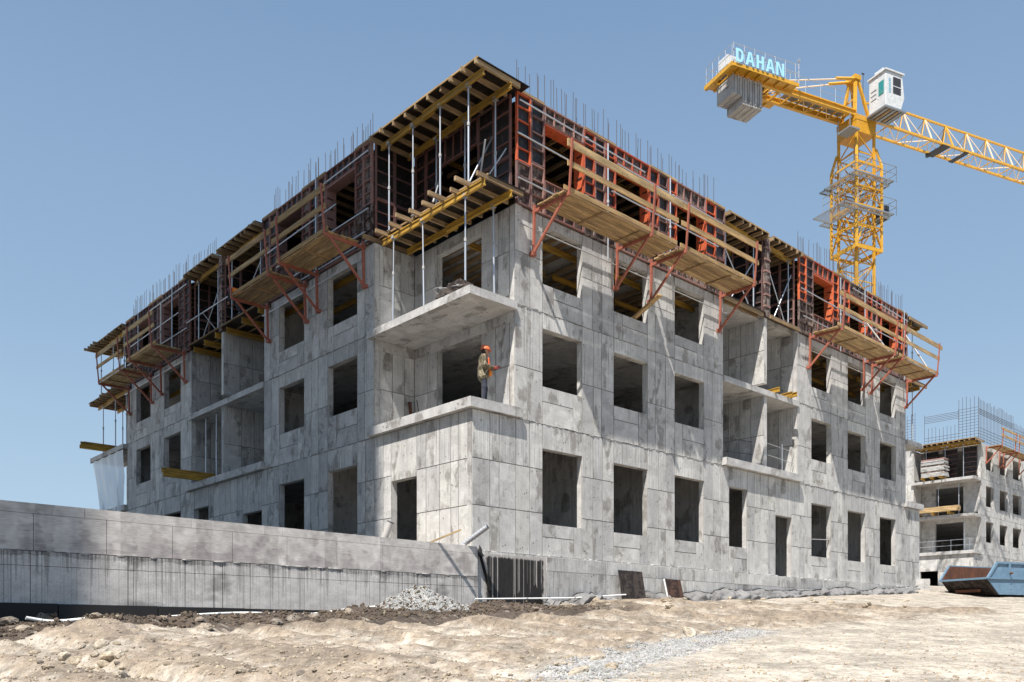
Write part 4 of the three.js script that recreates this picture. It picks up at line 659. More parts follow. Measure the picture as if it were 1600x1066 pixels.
  for (let k = 0; k < 20; k++) {
    const x = 2.3 + k * 2.15; if (x > jl - 2) break;
    for (const z of [-jz, jz]) { part(T, 'jib_post', barG(V(x, JT, 0), V(x, JY, z), k % 5 === 3 ? .13 : .07, .07), k % 5 === 3 ? cm[0] : M.cranePale, jib); part(T, 'jib_brace', tubeG(V(x, JT, 0), V(x + 1.1, JY, z), .028, 6), M.cranePale, jib); part(T, 'jib_brace', tubeG(V(x + 2.15, JT, 0), V(x + 1.1, JY, z), .028, 6), cm[2], jib); }
    part(T, 'jib_tie', barG(V(x, JY, -jz), V(x, JY, jz), .06, .05), cm[0], jib); part(T, 'jib_tie', barG(V(x, JY, k % 2 ? -jz : jz), V(x + 2.15, JY, k % 2 ? jz : -jz), .05, .05), M.cranePale, jib);
  }
  part(T, 'trolley', [boxG(7.6, 8.3, JY - .16, JY - .09, -.75, .75), boxG(7.5, 7.7, JY - .35, JY - .1, -.7, -.5), boxG(9.9, 10.3, JY - .15, JY - .09, -.7, .7)], M.dark);
  part(T, 'jib_cable', tubeG(V(1, JY + .4, 0), V(jl - 2, JY + .35, 0), .014, 5), M.rebar, jib);
}
// ------------------------------------------------------------------ second building
{
  const A = 66.6, B = 9.4, D = .45, T = thing('concrete_building', 'smaller looking unfinished concrete block with stacked balconies beyond the crane', 'building', [A, 5.2, B]);
  const bx = (n, a0, a1, y0, y1, b0, b1, m = M.slabEdge, p) => part(T, n, boxB(a0, a1, y0, y1, b0, b1), m, p);
  const f1 = F1 + D, f2 = F2 + D, f3 = F3 + D, f4 = F4 + D, a = px => aAt(px, B);
  const w3 = [[a(1541), a(1552.5)], [a(1562.5), a(1574.5)], [a(1583), a(1596)]];
  const pitch = w3[1][0] - w3[0][0]; for (let k = 1; k < 4; k++) w3.push([w3[2][0] + pitch * k, w3[2][1] + pitch * k]);
  facade(T, 'R', B, A, A + 27, 4.5, f1 - .31, [], { panels: false, seams: [1.4, 2.8], strip: 1.2 });
  facade(T, 'L', A, B + .03, B + 12, 4.5, f1 - .31, [[B + 3.1, B + 4.7, 4.5, 7.4]], { panels: false, strip: 1.2 });
  for (const [y0, y1, s0, s1] of [[f1 - .31, f2 - .02, 10.05, 11.95], [f2 - .02, f3 - .02, 13.35, 15.25], [f3 - .02, f4 - .1, 16.75, 18.55]]) {
    facade(T, 'R', B, A + NA, A + 27, y0, y1, w3.map(([p, q]) => [p, q, s0, s1]), { panels: false, seams: [1.6], strip: .9 });
    facade(T, 'L', A + NA, B + .25, B + NB, y0 + .31, y1 - .2, [[B + 1.5, B + 4.0, y0 + .31, s1]], { panels: false, seams: [1.4], strip: .9 });
    facade(T, 'L', A, B + NB, B + 12, y0, y1, [[B + 6.6, B + 8.2, s0, s1]], { panels: false, seams: [1.6] });
    bx('side_wall', A + .25, A + NA, y0 + .31, y1 - .2, B + NB, B + NB + .2, M.inner); bx('partition_wall', A + NA + .3, A + 26, y0 + .3, y1 - .2, B + 10.6, B + 10.8, M.inner);
    if (y0 > f3) for (const p of w3) bx('partition_wall', p[1] + .6, p[1] + .8, y0 + .3, y1 - .2, B + .25, B + 5.5, M.inner);
    bx('floor_slab', A + NA + .25, A + 27, y1 - .2, y1 - .01, B + .25, B + 12, M.inner); bx('floor_slab', A + .25, A + NA + .24, y1 - .2, y1 - .01, B + NB + .3, B + 12, M.inner); bx('rear_wall', A + 26.8, A + 27, y0 + .3, y1 - .21, B + .25, B + 12, M.inner); bx('rear_wall', A + .25, A + 26.7, y0 + .3, y1 - .21, B + 11.8, B + 12, M.inner);
  }
  bx('rear_wall', A + .3, A + 26.7, 4.5, f1 - .32, B + 11.8, B + 12, M.inner); bx('rear_wall', A + 12, A + 12.2, 4.5, f1 - .32, B + .25, B + 11.7, M.inner); bx('floor_slab', A + .25, A + 27, f1 - .3, f1 - .06, B + .25, B + 12, M.inner);
  bx('balcony_slab', A - .2, A + NA, f1 - .3, f1, B - .15, B + NB + .15); bx('balcony_slab', A - .2, A + NA, f2 - .25, f2, B - .1, B + NB + .15); bx('balcony_slab', A - .2, A + NA, f3 - .25, f3, B - .1, B + NB + .15);
  // deck under the next slab
  deck({ a0: A - .25, a1: A + NA + .1, b0: B - .3, b1: B + NB + .2, y: f4 + .05, dir: 'a', step: .5, label: 'yellow timber slab deck topping the second building corner', beams: [[A + .1, B - .2, B + 5.2], [A + 1.2, B - .2, B + 5.2]] });
  for (const [b, y0, y1] of [[1, f3, f4 - .4], [2.6, f3, f4 - .4], [4.3, f3, f4 - .4], [1.4, f2, f3 - .25], [3.2, f2, f3 - .25], [.9, f1, f2 - .25]]) prop(A + .4, B + b, y0, y1, 'prop on a balcony of the second building', 'props on second building balconies');
  for (const k of [0, 1, 2]) { const P = thing('formwork_panel', 'dark formwork panel on back wall of second building upper balcony', 'formwork panel', [A + NA, f3, B + 1 + k], { group: 'formwork on second building balcony' }); const b0 = B + .3 + k * 1.7; part(P, 'plywood_face', boxB(A + NA - .12, A + NA - .04, f3 + .02, f4 - .4, b0, b0 + 1.2), M.plyFace[1]); for (let j = 0; j < 6; j++) part(P, 'rib', boxB(A + NA - .17, A + NA - .12, f3 + .2 + j * .45, f3 + .26 + j * .45, b0, b0 + 1.2), M.oldRed[1]); }
  // stack of panels and timber stack on balconies
  { const S = thing('panel_stack', 'banded stack of pale formwork panels on second building balcony', 'panel stack', [A + .2, f3 + .25, B + 3.4]); for (let k = 0; k < 12; k++) part(S, 'stacked_panel', boxB(A - .35 + rr(-.03, .03), A + .75 + rr(-.03, .03), f3 + .3 + k * .14, f3 + .42 + k * .14, B + 2.4 + rr(-.05, .05), B + 4.5 + rr(-.05, .05)), k === 11 ? M.oldRed[2] : pick([M.conc[3], M.conc[1], M.crust[1]])); for (const b of [2.6, 3.4, 4.2]) part(S, 'bearer', beamG(PB(A - 1.0, f3 + .15, B + b), PB(A + 1.2, f3 + .15, B + b)), M.yellowBeam[0]); }
  { const S = thing('timber_stack', 'stack of pale squared timbers on second building middle balcony', 'timber stack', [A - .3, f2 + .1, B + 3]); for (let k = 0; k < 12; k++) { const r = Math.floor(k / 4), c = k % 4; part(S, 'timber', boxB(A - .5 + c * .16, A - .36 + c * .16, f2 + .32 + r * .16, f2 + .47 + r * .16, B + 1.2 + rr(-.1, .1), B + 5.6 + rr(-.1, .1), true), M.wood[3]); } for (const b of [1.9, 3.3, 4.7]) part(S, 'bearer', beamG(PB(A - .9, f2 + .14, B + b), PB(A + .6, f2 + .14, B + b)), M.yellowBeam[0]); }
  { const S = thing('guard_rail', 'thin wire guard rail on second building lowest balcony', 'guard rail', [A, f1, B + 1]); for (const r of [.5, 1.0]) part(S, 'rail', tubeG(PB(A - .1, f1 + r, B), PB(A - .1, f1 + r, B + 5.2), .018, 5), M.galv); for (let k = 0; k < 4; k++) part(S, 'post', tubeG(PB(A - .1, f1, B + .3 + k * 1.6), PB(A - .1, f1 + 1.05, B + .3 + k * 1.6), .02, 5), M.galv); }
  // reinforcement cages on the roof
  const cage = (label, p, q, hgt, hor, n) => { const C = thing('rebar_cage', label, 'rebar cage', [p[0], f4 + .02, p[1]]); const L = Math.hypot(q[0] - p[0], q[1] - p[1]), m = n || Math.round(L / .36); for (let k = 0; k <= m; k++) { const t = k / m, x = lerp(p[0], q[0], t), b = lerp(p[1], q[1], t); part(C, 'bar', tubeG(PB(x, f4 + .02, b), PB(x + rr(-.05, .05), f4 + hgt + rr(-.15, .15), b), .017, 5), M.rebar); } for (let y = .25; y < hor; y += .27) part(C, 'cross_bar', tubeG(PB(p[0], f4 + y, p[1]), PB(q[0], f4 + y, q[1]), .018, 5), M.rebar); return C; };
  cage('dense wall cage at near corner of second building roof', [A + NA, B + .2], [A + NA, B + 1.9], 4.2, 3.4); cage('low starter bars between cages on second building roof', [A + NA, B + 1.9], [A + NA, B + 5.0], 1.9, 1.2); cage('dense wall cage facing the crane on second building roof', [A + .1, B + 5.2], [A + .1, B + 9.5], 3.2, 2.8);
  cage('door lintel cage spanning two wall cages on second building roof', [A + NA, B + 1.9], [A + NA, B + 5.0], 3.3, 0, 1).children.length && [2.5, 2.65, 2.8, 2.95, 3.1].forEach(y => { const C = scene.children[scene.children.length - 1]; part(C, 'cross_bar', tubeG(PB(A + NA, f4 + y, B + 1.9), PB(A + NA, f4 + y, B + 5.0), .02, 5), M.rebar); }); for (const C of [cage('long wall cage above windows of second building', [A + NA, B + .15], [A + NA + 9, B + .15], 3.9, 1.6)]) for (const y of [2.6, 2.75, 2.9, 3.05]) part(C, 'cross_bar', tubeG(PB(A + NA, f4 + y, B + .15), PB(A + NA + 9, f4 + y, B + .15), .024, 5), M.rebar); cage('farther wall cage above windows of second building', [A + NA + 9.2, B + .15], [A + 24, B + .15], 3.2, 2.8);
  { const P = thing('scaffold_platform', 'plank scaffold platform hung on the second building', 'scaffold platform', [A + 4, f4 - .6, B - .8]); const y = f4 - .35; for (const [u0, u1] of [[A + 2.6, A + 6.6], [A + 7, A + 12]]) { for (let k = 0; k < 4; k++) part(P, 'deck_plank', boxB(u0, u1, y - .05, y, B - 1.4 + k * .28, B - 1.14 + k * .28, true), pick(M.wood)); for (const u of [u0 + .3, u1 - .3]) { part(P, 'bracket', [barG(PB(u, y - .1, B - 1.4), PB(u, y - .1, B - .05), .1, .08), barG(PB(u, y - .1, B - 1.4), PB(u, y - 1.5, B - .08), .09, .08), barG(PB(u, y + .1, B - .12), PB(u, y - 1.5, B - .08), .09, .08), barG(PB(u, y - .1, B - 1.42), PB(u, y + 1.5, B - 1.55), .08, .07)], M.bracket); } for (const h of [.75, 1.35]) part(P, 'guard_board', boxB(u0, u1, y + h, y + h + .2, B - 1.52, B - 1.47, true), M.wood[1]); } }
}
// ------------------------------------------------------------------ tall neighbour off to the side, whose shade covers the left facade
{
  const T = thing('apartment_tower', 'tall pale apartment tower standing left of the site', 'building', [-36, -1, 5]);
  const a0 = -43, a1 = -30, b0 = -9.5, b1 = 21.5, H = 77.5, m = std({ color: lin(.82, .83, .84), roughness: .9 });
  const w = part(T, 'wall', boxB(a0, a1, -1, H, b0, b1), m); part(T, 'roof', boxB(a0 + .2, a1 - .2, H, H + .5, b0 + .2, b1 - .2), m);
  for (let s = 0; s < 22; s++) { const y = 4 + s * 3.1; for (let k = 0; k < 8; k++) part(T, 'window', boxB(a1, a1 + .04, y, y + 1.4, b0 + 1.8 + k * 3.7, b0 + 3.0 + k * 3.7), M.dark, w); part(T, 'floor_band', boxB(a1, a1 + .12, y - 1.0, y - .75, b0, b1), m, w); }
}

// ------------------------------------------------------------------ small things on and around the building
const bBeams = (label, a0, a1, y, b, n) => { const T = thing('beam_bundle', label, 'timber beams', [a0, y, b]); for (let k = 0; k < n; k++) { const r = k >= 2 ? 1 : 0, c = k % 2; part(T, 'yellow_beam', beamG(PB(a0 + rr(0, .3), y + .1 + r * .2, b + c * .12 + r * .04), PB(a1 + rr(-.2, .1), y + .1 + r * .2, b + c * .12 + r * .04)), M.yellowBeam[r]); } return T; };
bBeams('yellow I-beams sticking out over ledge of the shaded loggia', -1.9, 1.0, F1 + .005, 19.4, 4);
bBeams('yellow I-beams sticking out into the sky from the end canopy', -1.7, 1.2, F2 + .005, 32.3, 4);
for (const [a, b] of [[17.0, -.3], [18.25, -.42]]) { const T = thing('beam_offcut', 'short yellow beam offcut lying on the sunlit loggia slab', 'timber beam', [a, F2, b], { group: 'beam offcuts on loggia slab' }); part(T, 'yellow_beam', beamG(PB(a, F2 + .1, b), PB(a + .12, F2 + .1, b + 1.4)), M.yellowBeam[0]); if (a > 18) part(T, 'yellow_beam', beamG(PB(a - .22, F2 + .1, b + .1), PB(a - .1, F2 + .1, b + 1.4)), M.yellowBeam[1]); }
{ const T = thing('plank', 'single timber plank poking out of a window of the sunlit facade', 'plank', [7.4, 12.97, .2]); part(T, 'board', barG(PB(7.75, 12.98, .25), PB(7.35, 13.35, -1.35), .05, .2), M.wood[1]); part(T, 'cleat', barG(PB(7.68, 13.0, .1), PB(7.42, 13.2, -.9), .06, .09), M.wood[3]); }
{ const T = thing('plank', 'short brown plank leaning in the inner corner of balcony', 'plank', [1.3, F1, 5.0]); part(T, 'board', barG(PB(1.2, F1 + .02, 4.7), PB(1.45, F1 + 1.15, 5.2), .03, .12), M.rust); const S = thing('steel_rod', 'dark rod leaning beside the brown plank on balcony', 'rod', [1.4, F1, 4.6]); part(S, 'rod', tubeG(PB(1.3, F1, 4.3), PB(1.62, F1 + 1.2, 5.0), .018, 6), M.rebar); }
{ // heap of netting on the canopy
  const T = thing('netting_heap', 'crumpled heap of grey netting on edge of the concrete canopy', 'netting', [.15, F2, 1.2]);
  const n = fbm(501, 8, 8, 4), g = new THREE.SphereGeometry(1, 40, 24), P = g.attributes.position;
  for (let i = 0; i < P.count; i++) { const x = P.getX(i), y = P.getY(i), z = P.getZ(i), k = 1 + (n(x * .3 + .5, y * .3 + z * .35 + .5) - .5) * 1.1; P.setXYZ(i, x * .34 * k, Math.max(-.02, y * (.36 + .12 * z) * k), z * .78 * k); }
  g.computeVertexNormals(); g.translate(.2, F2 + .03, -1.1); part(T, 'netting', g, std({ color: lin(.2, .185, .17), map: crustMap, bumpMap: concBump, bumpScale: .05, roughness: 1 }));
  for (let k = 0; k < 26; k++) { const c = PB(rr(-.05, .4), F2 + rr(.1, .32), rr(.5, 1.75)), pts = [0, 1, 2, 3, 4].map(() => c.clone().add(V(rr(-.22, .22), rr(-.08, .12), rr(-.3, .3)))); part(T, 'strand', new THREE.TubeGeometry(new THREE.CatmullRomCurve3(pts), 14, .011, 5), M.galvOld); }
}
{ // plastic sheet under the end canopy
  const T = thing('plastic_sheet', 'translucent pale plastic sheet hanging below the end canopy', 'plastic sheet', [-.2, 9, 32]);
  const b0 = bAt(194, -.22), b1 = bAt(141, -.22), nu = 60, nv = 40, P = [], I = [], UV = [], n = fbm(511, 14, 2, 3);
  for (let j = 0; j <= nv; j++) for (let i = 0; i <= nu; i++) { const u = i / nu, v = j / nv, pinch = 1 - .33 * v, b = lerp(b0, b1, .05 + .9 * (.08 + (u - .08) * pinch)), fold = Math.sin(u * 26 + v * 3) * .07 * (.3 + v) + (n(u * .7, v * .6) - .5) * .5 * v; P.push(-.2 + fold, 11.78 - v * (3.3 + .25 * Math.sin(u * 9)), -b); UV.push(u, v); }
  for (let j = 0; j < nv; j++) for (let i = 0; i < nu; i++) { const a = j * (nu + 1) + i; I.push(a, a + 1, a + nu + 1, a + 1, a + nu + 2, a + nu + 1); }
  const g = new THREE.BufferGeometry(); g.setAttribute('position', new THREE.Float32BufferAttribute(P, 3)); g.setAttribute('uv', new THREE.Float32BufferAttribute(UV, 2)); g.setIndex(I); g.computeVertexNormals();
  part(T, 'sheet', g, new THREE.MeshPhysicalMaterial({ color: lin(.86, .9, .93), transmission: .3, roughness: .6, thickness: 0, side: THREE.DoubleSide }));
  part(T, 'hem_cord', tubeG(PB(-.2, 11.76, b0), PB(-.2, 11.76, b1), .02, 5), M.rebar);
}
for (const [b, t, n] of [[25.9, 1.0, 0], [25.0, 1.2, 1]]) { const T = thing('plank', 'weathered dark plank leaning on shaded wall behind the retaining wall', 'plank', [-.5, 3.95, b], { group: 'planks leaning on shaded wall' }); part(T, 'board', barG(PB(-1.2, 4.0, b + 1.1), PB(-.1, 5.55, b - .7 - n * .3), .06, .22), M.wood[2]); part(T, 'cleat', barG(PB(-1.0, 4.4, b + .8), PB(-.8, 4.5, b + .3), .05, .1), M.rust); }
{ const T = thing('rubble_heap', 'low dark rubble heap at the foot of the end wall', 'rubble', [-.8, 3.95, 31]); for (let k = 0; k < 16; k++) { const g = new THREE.IcosahedronGeometry(rr(.2, .4), 0); g.rotateX(k); g.translate(rr(-1.4, -.1), 4.15 + rr(0, .25), -rr(29.6, 33.5)); part(T, 'lump', g, M.rustDark); } }
// thin rail in the far bay of the sunlit loggia
{ const T = thing('guard_rail', 'thin wire guard rail across far bay of the sunlit loggia', 'guard rail', [17.7, F1, .1]); part(T, 'post', tubeG(PB(17.9, F1, .1), PB(17.9, F1 + 1.25, .1), .022, 6), M.galv); for (const r of [.65, 1.15]) part(T, 'rail', tubeG(PB(16.52, F1 + r, .15), PB(19.0, F1 + r - .1, .15), .013, 5), M.galvOld); }
{ const T = thing('guard_rail', 'thin wire guard rail across near bay of the sunlit loggia', 'guard rail', [14.7, F1, .1]); for (const r of [.6, 1.15]) part(T, 'rail', tubeG(PB(13.22, F1 + r, 1.2), PB(16.25, F1 + r + .05, .6), .012, 5), M.rebar); }
{ const T = thing('window_rail', 'thin tube across ground floor window beside the door', 'rail', [21, 6, .1]); part(T, 'tube', tubeG(PB(20.3, 5.95, .12), PB(22.13, 6.05, .12), .02, 6), M.galvOld); }
// pipes and sticks on the retaining wall
{ const T = thing('pipe', 'stub of grey pipe with dark mouth behind the retaining wall', 'pipe', [-2.9, 4.1, .5]); const p = PB(-2.95, 3.96, .55), q = PB(-2.75, 4.75, .3); const g = new THREE.CylinderGeometry(.1, .1, p.distanceTo(q), 16, 1, true); g.rotateZ(-Math.PI / 2); part(T, 'tube', orient(g, p, q), std({ color: lin(.4, .38, .36), roughness: .7, side: THREE.DoubleSide })); part(T, 'rim', orient((() => { const t = new THREE.TorusGeometry(.1, .014, 6, 18); t.rotateY(Math.PI / 2); return t; })(), q.clone().addScaledVector(q.clone().sub(p), -.001), q.clone().addScaledVector(q.clone().sub(p), .001)), M.dark); part(T, 'bore', tubeG(p.clone().lerp(q, .5), p.clone().lerp(q, .9), .094, 14), M.black); }
{ const T = thing('timber_stick', 'pale squared stick resting on the retaining wall', 'stick', [-1.6, 4.2, -.2]); part(T, 'stick', barG(PB(-1.75, 4.19, -.1), PB(-1.05, 4.58, -.75), .045, .055), M.wood[3]); }
{ const T = thing('pipe', 'ribbed metal pipe leaning at the end of retaining wall', 'pipe', [-.4, 4.2, -.2]); const p = PB(-.62, 4.05, .1), q = PB(-.05, 4.75, -.75); part(T, 'tube', tubeG(p, q, .075, 14), M.galv); for (let k = 1; k < 12; k++) part(T, 'rib', tubeG(p.clone().lerp(q, k / 12 - .012), p.clone().lerp(q, k / 12 + .012), .084, 14), M.galvOld); part(T, 'mouth', tubeG(p.clone().lerp(q, .99), p.clone().lerp(q, 1.012), .066, 14), M.black); }
{ const T = thing('membrane_scrap', 'black scrap of membrane over the wall end with a painted shadow strip', 'membrane', [.05, 4.1, -.25]); const g = new THREE.ConeGeometry(.16, .34, 7, 3); const P = g.attributes.position; for (let i = 0; i < P.count; i++) P.setXYZ(i, P.getX(i) * 1.2 + Math.sin(P.getY(i) * 20) * .03, P.getY(i), P.getZ(i) * .5); g.computeVertexNormals(); g.translate(.1, 4.1, .22); part(T, 'fold', g, M.black); part(T, 'painted_shadow', barG(PB(.12, 4.0, -.2), PB(.5, 2.9, -.22), .02, .14), M.black); }  // slanting black strip below the fold is a painted cast shadow
const groundRay = (px, py) => { let d = 6, p; for (; d < 90; d += .05) { p = pixel(px, py, d); if (p.y <= groundY(p.x, p.z)) return p; } return pixel(px, py, 40); };
const onGround = (x, z, dy = 0) => V(x, groundY(x, z) + dy, z);
const worldThing = (name, label, cat, p, o = {}) => thing(name, label, cat, [p.x, p.y, p.z], { frame: FRAME_W, ...o });
const wallFoot = (px, d = -.45) => { const a = aAt(px, d); return { a, b: d }; };
const abW = (a, y, b) => V(a, y, -b).applyAxisAngle(V(0, 1, 0), TH).add(FRAME_B.o);
function groundPipe(pxs, b, label, r, lift) { const pts = pxs.map(px => { const a = aAt(px, b), w = abW(a, 0, b); return V(w.x, groundY(w.x, w.z) + lift, w.z); }); const T = worldThing('pipe', label, 'pipe', pts[0]); part(T, 'tube', new THREE.TubeGeometry(new THREE.CatmullRomCurve3(pts), 40, r, 8), M.whitePaint); for (const t of [.3, .65]) { const c = new THREE.CatmullRomCurve3(pts); part(T, 'sleeve', tubeG(c.getPoint(t), c.getPoint(t + .012), r * 1.35, 10), M.galvOld, null); } }
groundPipe([228, 300, 380, 480, 560, 600], -.75, 'long thin white pipe lying along foot of retaining wall', .026, .06);
groundPipe([40, 80, 132], -1.0, 'short white pipe lying in dark soil by the wall', .035, .07);
groundPipe([742, 830, 900, 978], -.55, 'thin white pipe running along the plinth', .024, .3);
// rusty sheets leaning on the plinth
for (const [px0, px1, h, m, lab] of [[975, 1011, 1.24, M.plate, 'tall dark rusty steel sheet leaning on the plinth'], [1046, 1071, .95, M.plateBrown, 'short brown rusty sheet leaning on the plinth']]) {
  const a0 = aAt(px0, -.6), a1 = aAt(px1, -.6), w = abW((a0 + a1) / 2, 0, -.6), y = groundY(w.x, w.z) - .1, T = thing('steel_sheet', lab, 'steel sheet', [(a0 + a1) / 2, y, -.6]);
  const s = boxB(a0, a1, y, y + h, -.015, .015); { const P = s.attributes.position; for (let i = 0; i < P.count; i++) P.setZ(i, P.getZ(i) + lerp(.6, .36, (P.getY(i) - y) / h)); s.computeVertexNormals(); } part(T, 'sheet', s, m);
  part(T, 'edge_strip', barG(V(a0 - .012, y, .605), V(a0 - .012, y + h, .365), .03, .04), px0 > 1000 ? M.whitePaint : M.plate);
}
// crumpled membrane along the plinth foot
function membrane(px0, px1, label, hgt) {
  const a0 = aAt(px0, -.5), a1 = aAt(px1, -.5), nu = Math.round((a1 - a0) / .08), nv = 12, P = [], I = [], UV = [], n = fbm(520 + px0, 40, 8, 4), c = abW((a0 + a1) / 2, 0, -.5);
  const T = thing('membrane_sheet', label, 'membrane', [(a0 + a1) / 2, groundY(c.x, c.z), -.5], { group: 'membrane sheets along plinth' });
  for (let j = 0; j <= nv; j++) for (let i = 0; i <= nu; i++) { const a = lerp(a0, a1, i / nu), v = j / nv, w = abW(a, 0, -.6), gy = groundY(w.x, w.z) - .12, k = n((a * .05) % 1, v * .3), hh = hgt * (.55 + .9 * n((a * .021) % 1, .7)); const b = -.24 - .5 * Math.sin(v * Math.PI * .62) - (k - .5) * .5 * Math.sin(v * Math.PI); P.push(a, gy + hh * Math.pow(1 - v, .75) + (k - .5) * .25, -b); UV.push(a, v * hh); }
  for (let j = 0; j < nv; j++) for (let i = 0; i < nu; i++) { const q = j * (nu + 1) + i; I.push(q, q + 1, q + nu + 1, q + 1, q + nu + 2, q + nu + 1); }
  const g = new THREE.BufferGeometry(); g.setAttribute('position', new THREE.Float32BufferAttribute(P, 3)); g.setAttribute('uv', new THREE.Float32BufferAttribute(UV, 2)); g.setIndex(I); g.computeVertexNormals();
  part(T, 'sheet', g, M.membrane); part(T, 'torn_edge', new THREE.TubeGeometry(new THREE.CatmullRomCurve3(Array.from({ length: 30 }, (_, i) => { const q = Math.floor(i / 29 * nu); return V(P[q * 3], P[q * 3 + 1], P[q * 3 + 2] + .01); }).map(v => v.sub(V(0, 0, 0)))), 60, .02, 5), M.black);
}
membrane(850, 974, 'grey drainage membrane bulging at plinth foot beside the bitumen patch', .34); membrane(1013, 1045, 'crumpled membrane piece between the two rusty sheets', .5); membrane(1074, 1215, 'torn membrane strip along plinth beyond the short sheet', .5); membrane(1215, 1428, 'long crumpled membrane strip along plinth under the door', .42);
// black blocks painting in the shadow gap under the retaining wall
{ const T = thing('shadow_gap_strip', 'black blocks added to darken the shadow gap under the retaining wall', 'shadow_gap', [-8, 2, -.4]); for (let a = -21.8; a < -9.2; a += 2.05) part(T, 'shadow_gap_block', boxB(a, a + 2.03, 1.3, 2.17 - .01 * a * .4, -.42, -.305), M.black); }
// debris block by the skip
{ const p = groundRay(1438, 921), T = worldThing('wrapped_block', 'grey block in torn wrapping beside the skip', 'block', p); const g = boxG(p.x - .45, p.x + .35, p.y - .1, p.y + .55, p.z - .4, p.z + .4); part(T, 'block', g, M.conc[1]); const s = new THREE.IcosahedronGeometry(.5, 3); const Q = s.attributes.position, n = fbm(531, 6, 6, 4); for (let i = 0; i < Q.count; i++) { const k = .7 + n(Q.getX(i) + .5, Q.getY(i) + Q.getZ(i)) * .7; Q.setXYZ(i, Q.getX(i) * k * 1.7, Math.max(-.1, Q.getY(i) * k * .7), Q.getZ(i) * k); } s.computeVertexNormals(); s.translate(p.x - 1.0, p.y + .1, p.z); part(T, 'wrapping', s, M.membrane); }
// ------------------------------------------------------------------ skip
{
  const p = pixel(1531, 931, 46); p.y = groundY(p.x, p.z) - .05; const FR = { o: V(p.x, 0, p.z), r: .4 }; const T = thing('skip_container', 'open blue and rusty steel skip on the pale ground', 'skip', [0, p.y, 0], { frame: FR });
  T.scale.set(1.2, 1, 1.08);                                // x runs along the long side, z is its width
  const L = 4.3, w = 1.3, y = p.y + .02, prof = [[0, .82], [.72, 0], [3.5, 0], [L, 1.0], [L - .2, 1.62], [.55, 1.62]];
  const side = z => { const s = new THREE.Shape(); prof.forEach((q, i) => i ? s.lineTo(...q) : s.moveTo(...q)); const g = new THREE.ExtrudeGeometry(s, { depth: .05, bevelEnabled: false }); g.translate(-1.0, y, z); return g; };
  const body = part(T, 'long_side', side(w - .05), M.skipBlue); part(T, 'long_side', side(-w), M.rust);
  part(T, 'end_plate', barG(V(-.98, y + .8, 0), V(-.28, y + .01, 0), .05, 2 * w - .1, V(0, 1, 0)), M.plate); part(T, 'end_plate', barG(V(L - 1.02, y + 1.0, 0), V(2.5, y + .01, 0), .05, 2 * w - .1), M.rust); part(T, 'floor', boxG(-.25, 2.5, y, y + .05, -w + .06, w - .06), M.rust);
  part(T, 'rim', [barG(V(-1.04, y + .82, -w), V(-1.04, y + .82, w), .1, .09), barG(V(-1.02, y + .8, w + .02), V(-.44, y + 1.63, w + .02), .1, .09), barG(V(-.46, y + 1.63, w + .02), V(L - 1.2, y + 1.63, w + .02), .1, .09), barG(V(-.46, y + 1.63, -w - .02), V(L - 1.2, y + 1.63, -w - .02), .1, .09), barG(V(-1.02, y + .8, -w - .02), V(-.44, y + 1.63, -w - .02), .1, .09)], M.skipBlue);
  part(T, 'mid_rail', barG(V(-.9, y + .82, w + .03), V(L - 1.15, y + .86, w + .03), .09, .08), M.skipBlue, body); for (const x of [.25, 1.25, 2.2]) { part(T, 'rib', boxG(x, x + .1, y + .86, y + 1.58, w, w + .07), M.skipBlue, body); part(T, 'lug', tubeG(V(x + .05, y + 1.1, w + .07), V(x + .05, y + 1.1, w + .2), .05, 10), M.rust, body); }
  part(T, 'end_lip', boxG(-.75, -.72, y + .15, y + .3, -.7, .7), M.rust);
}
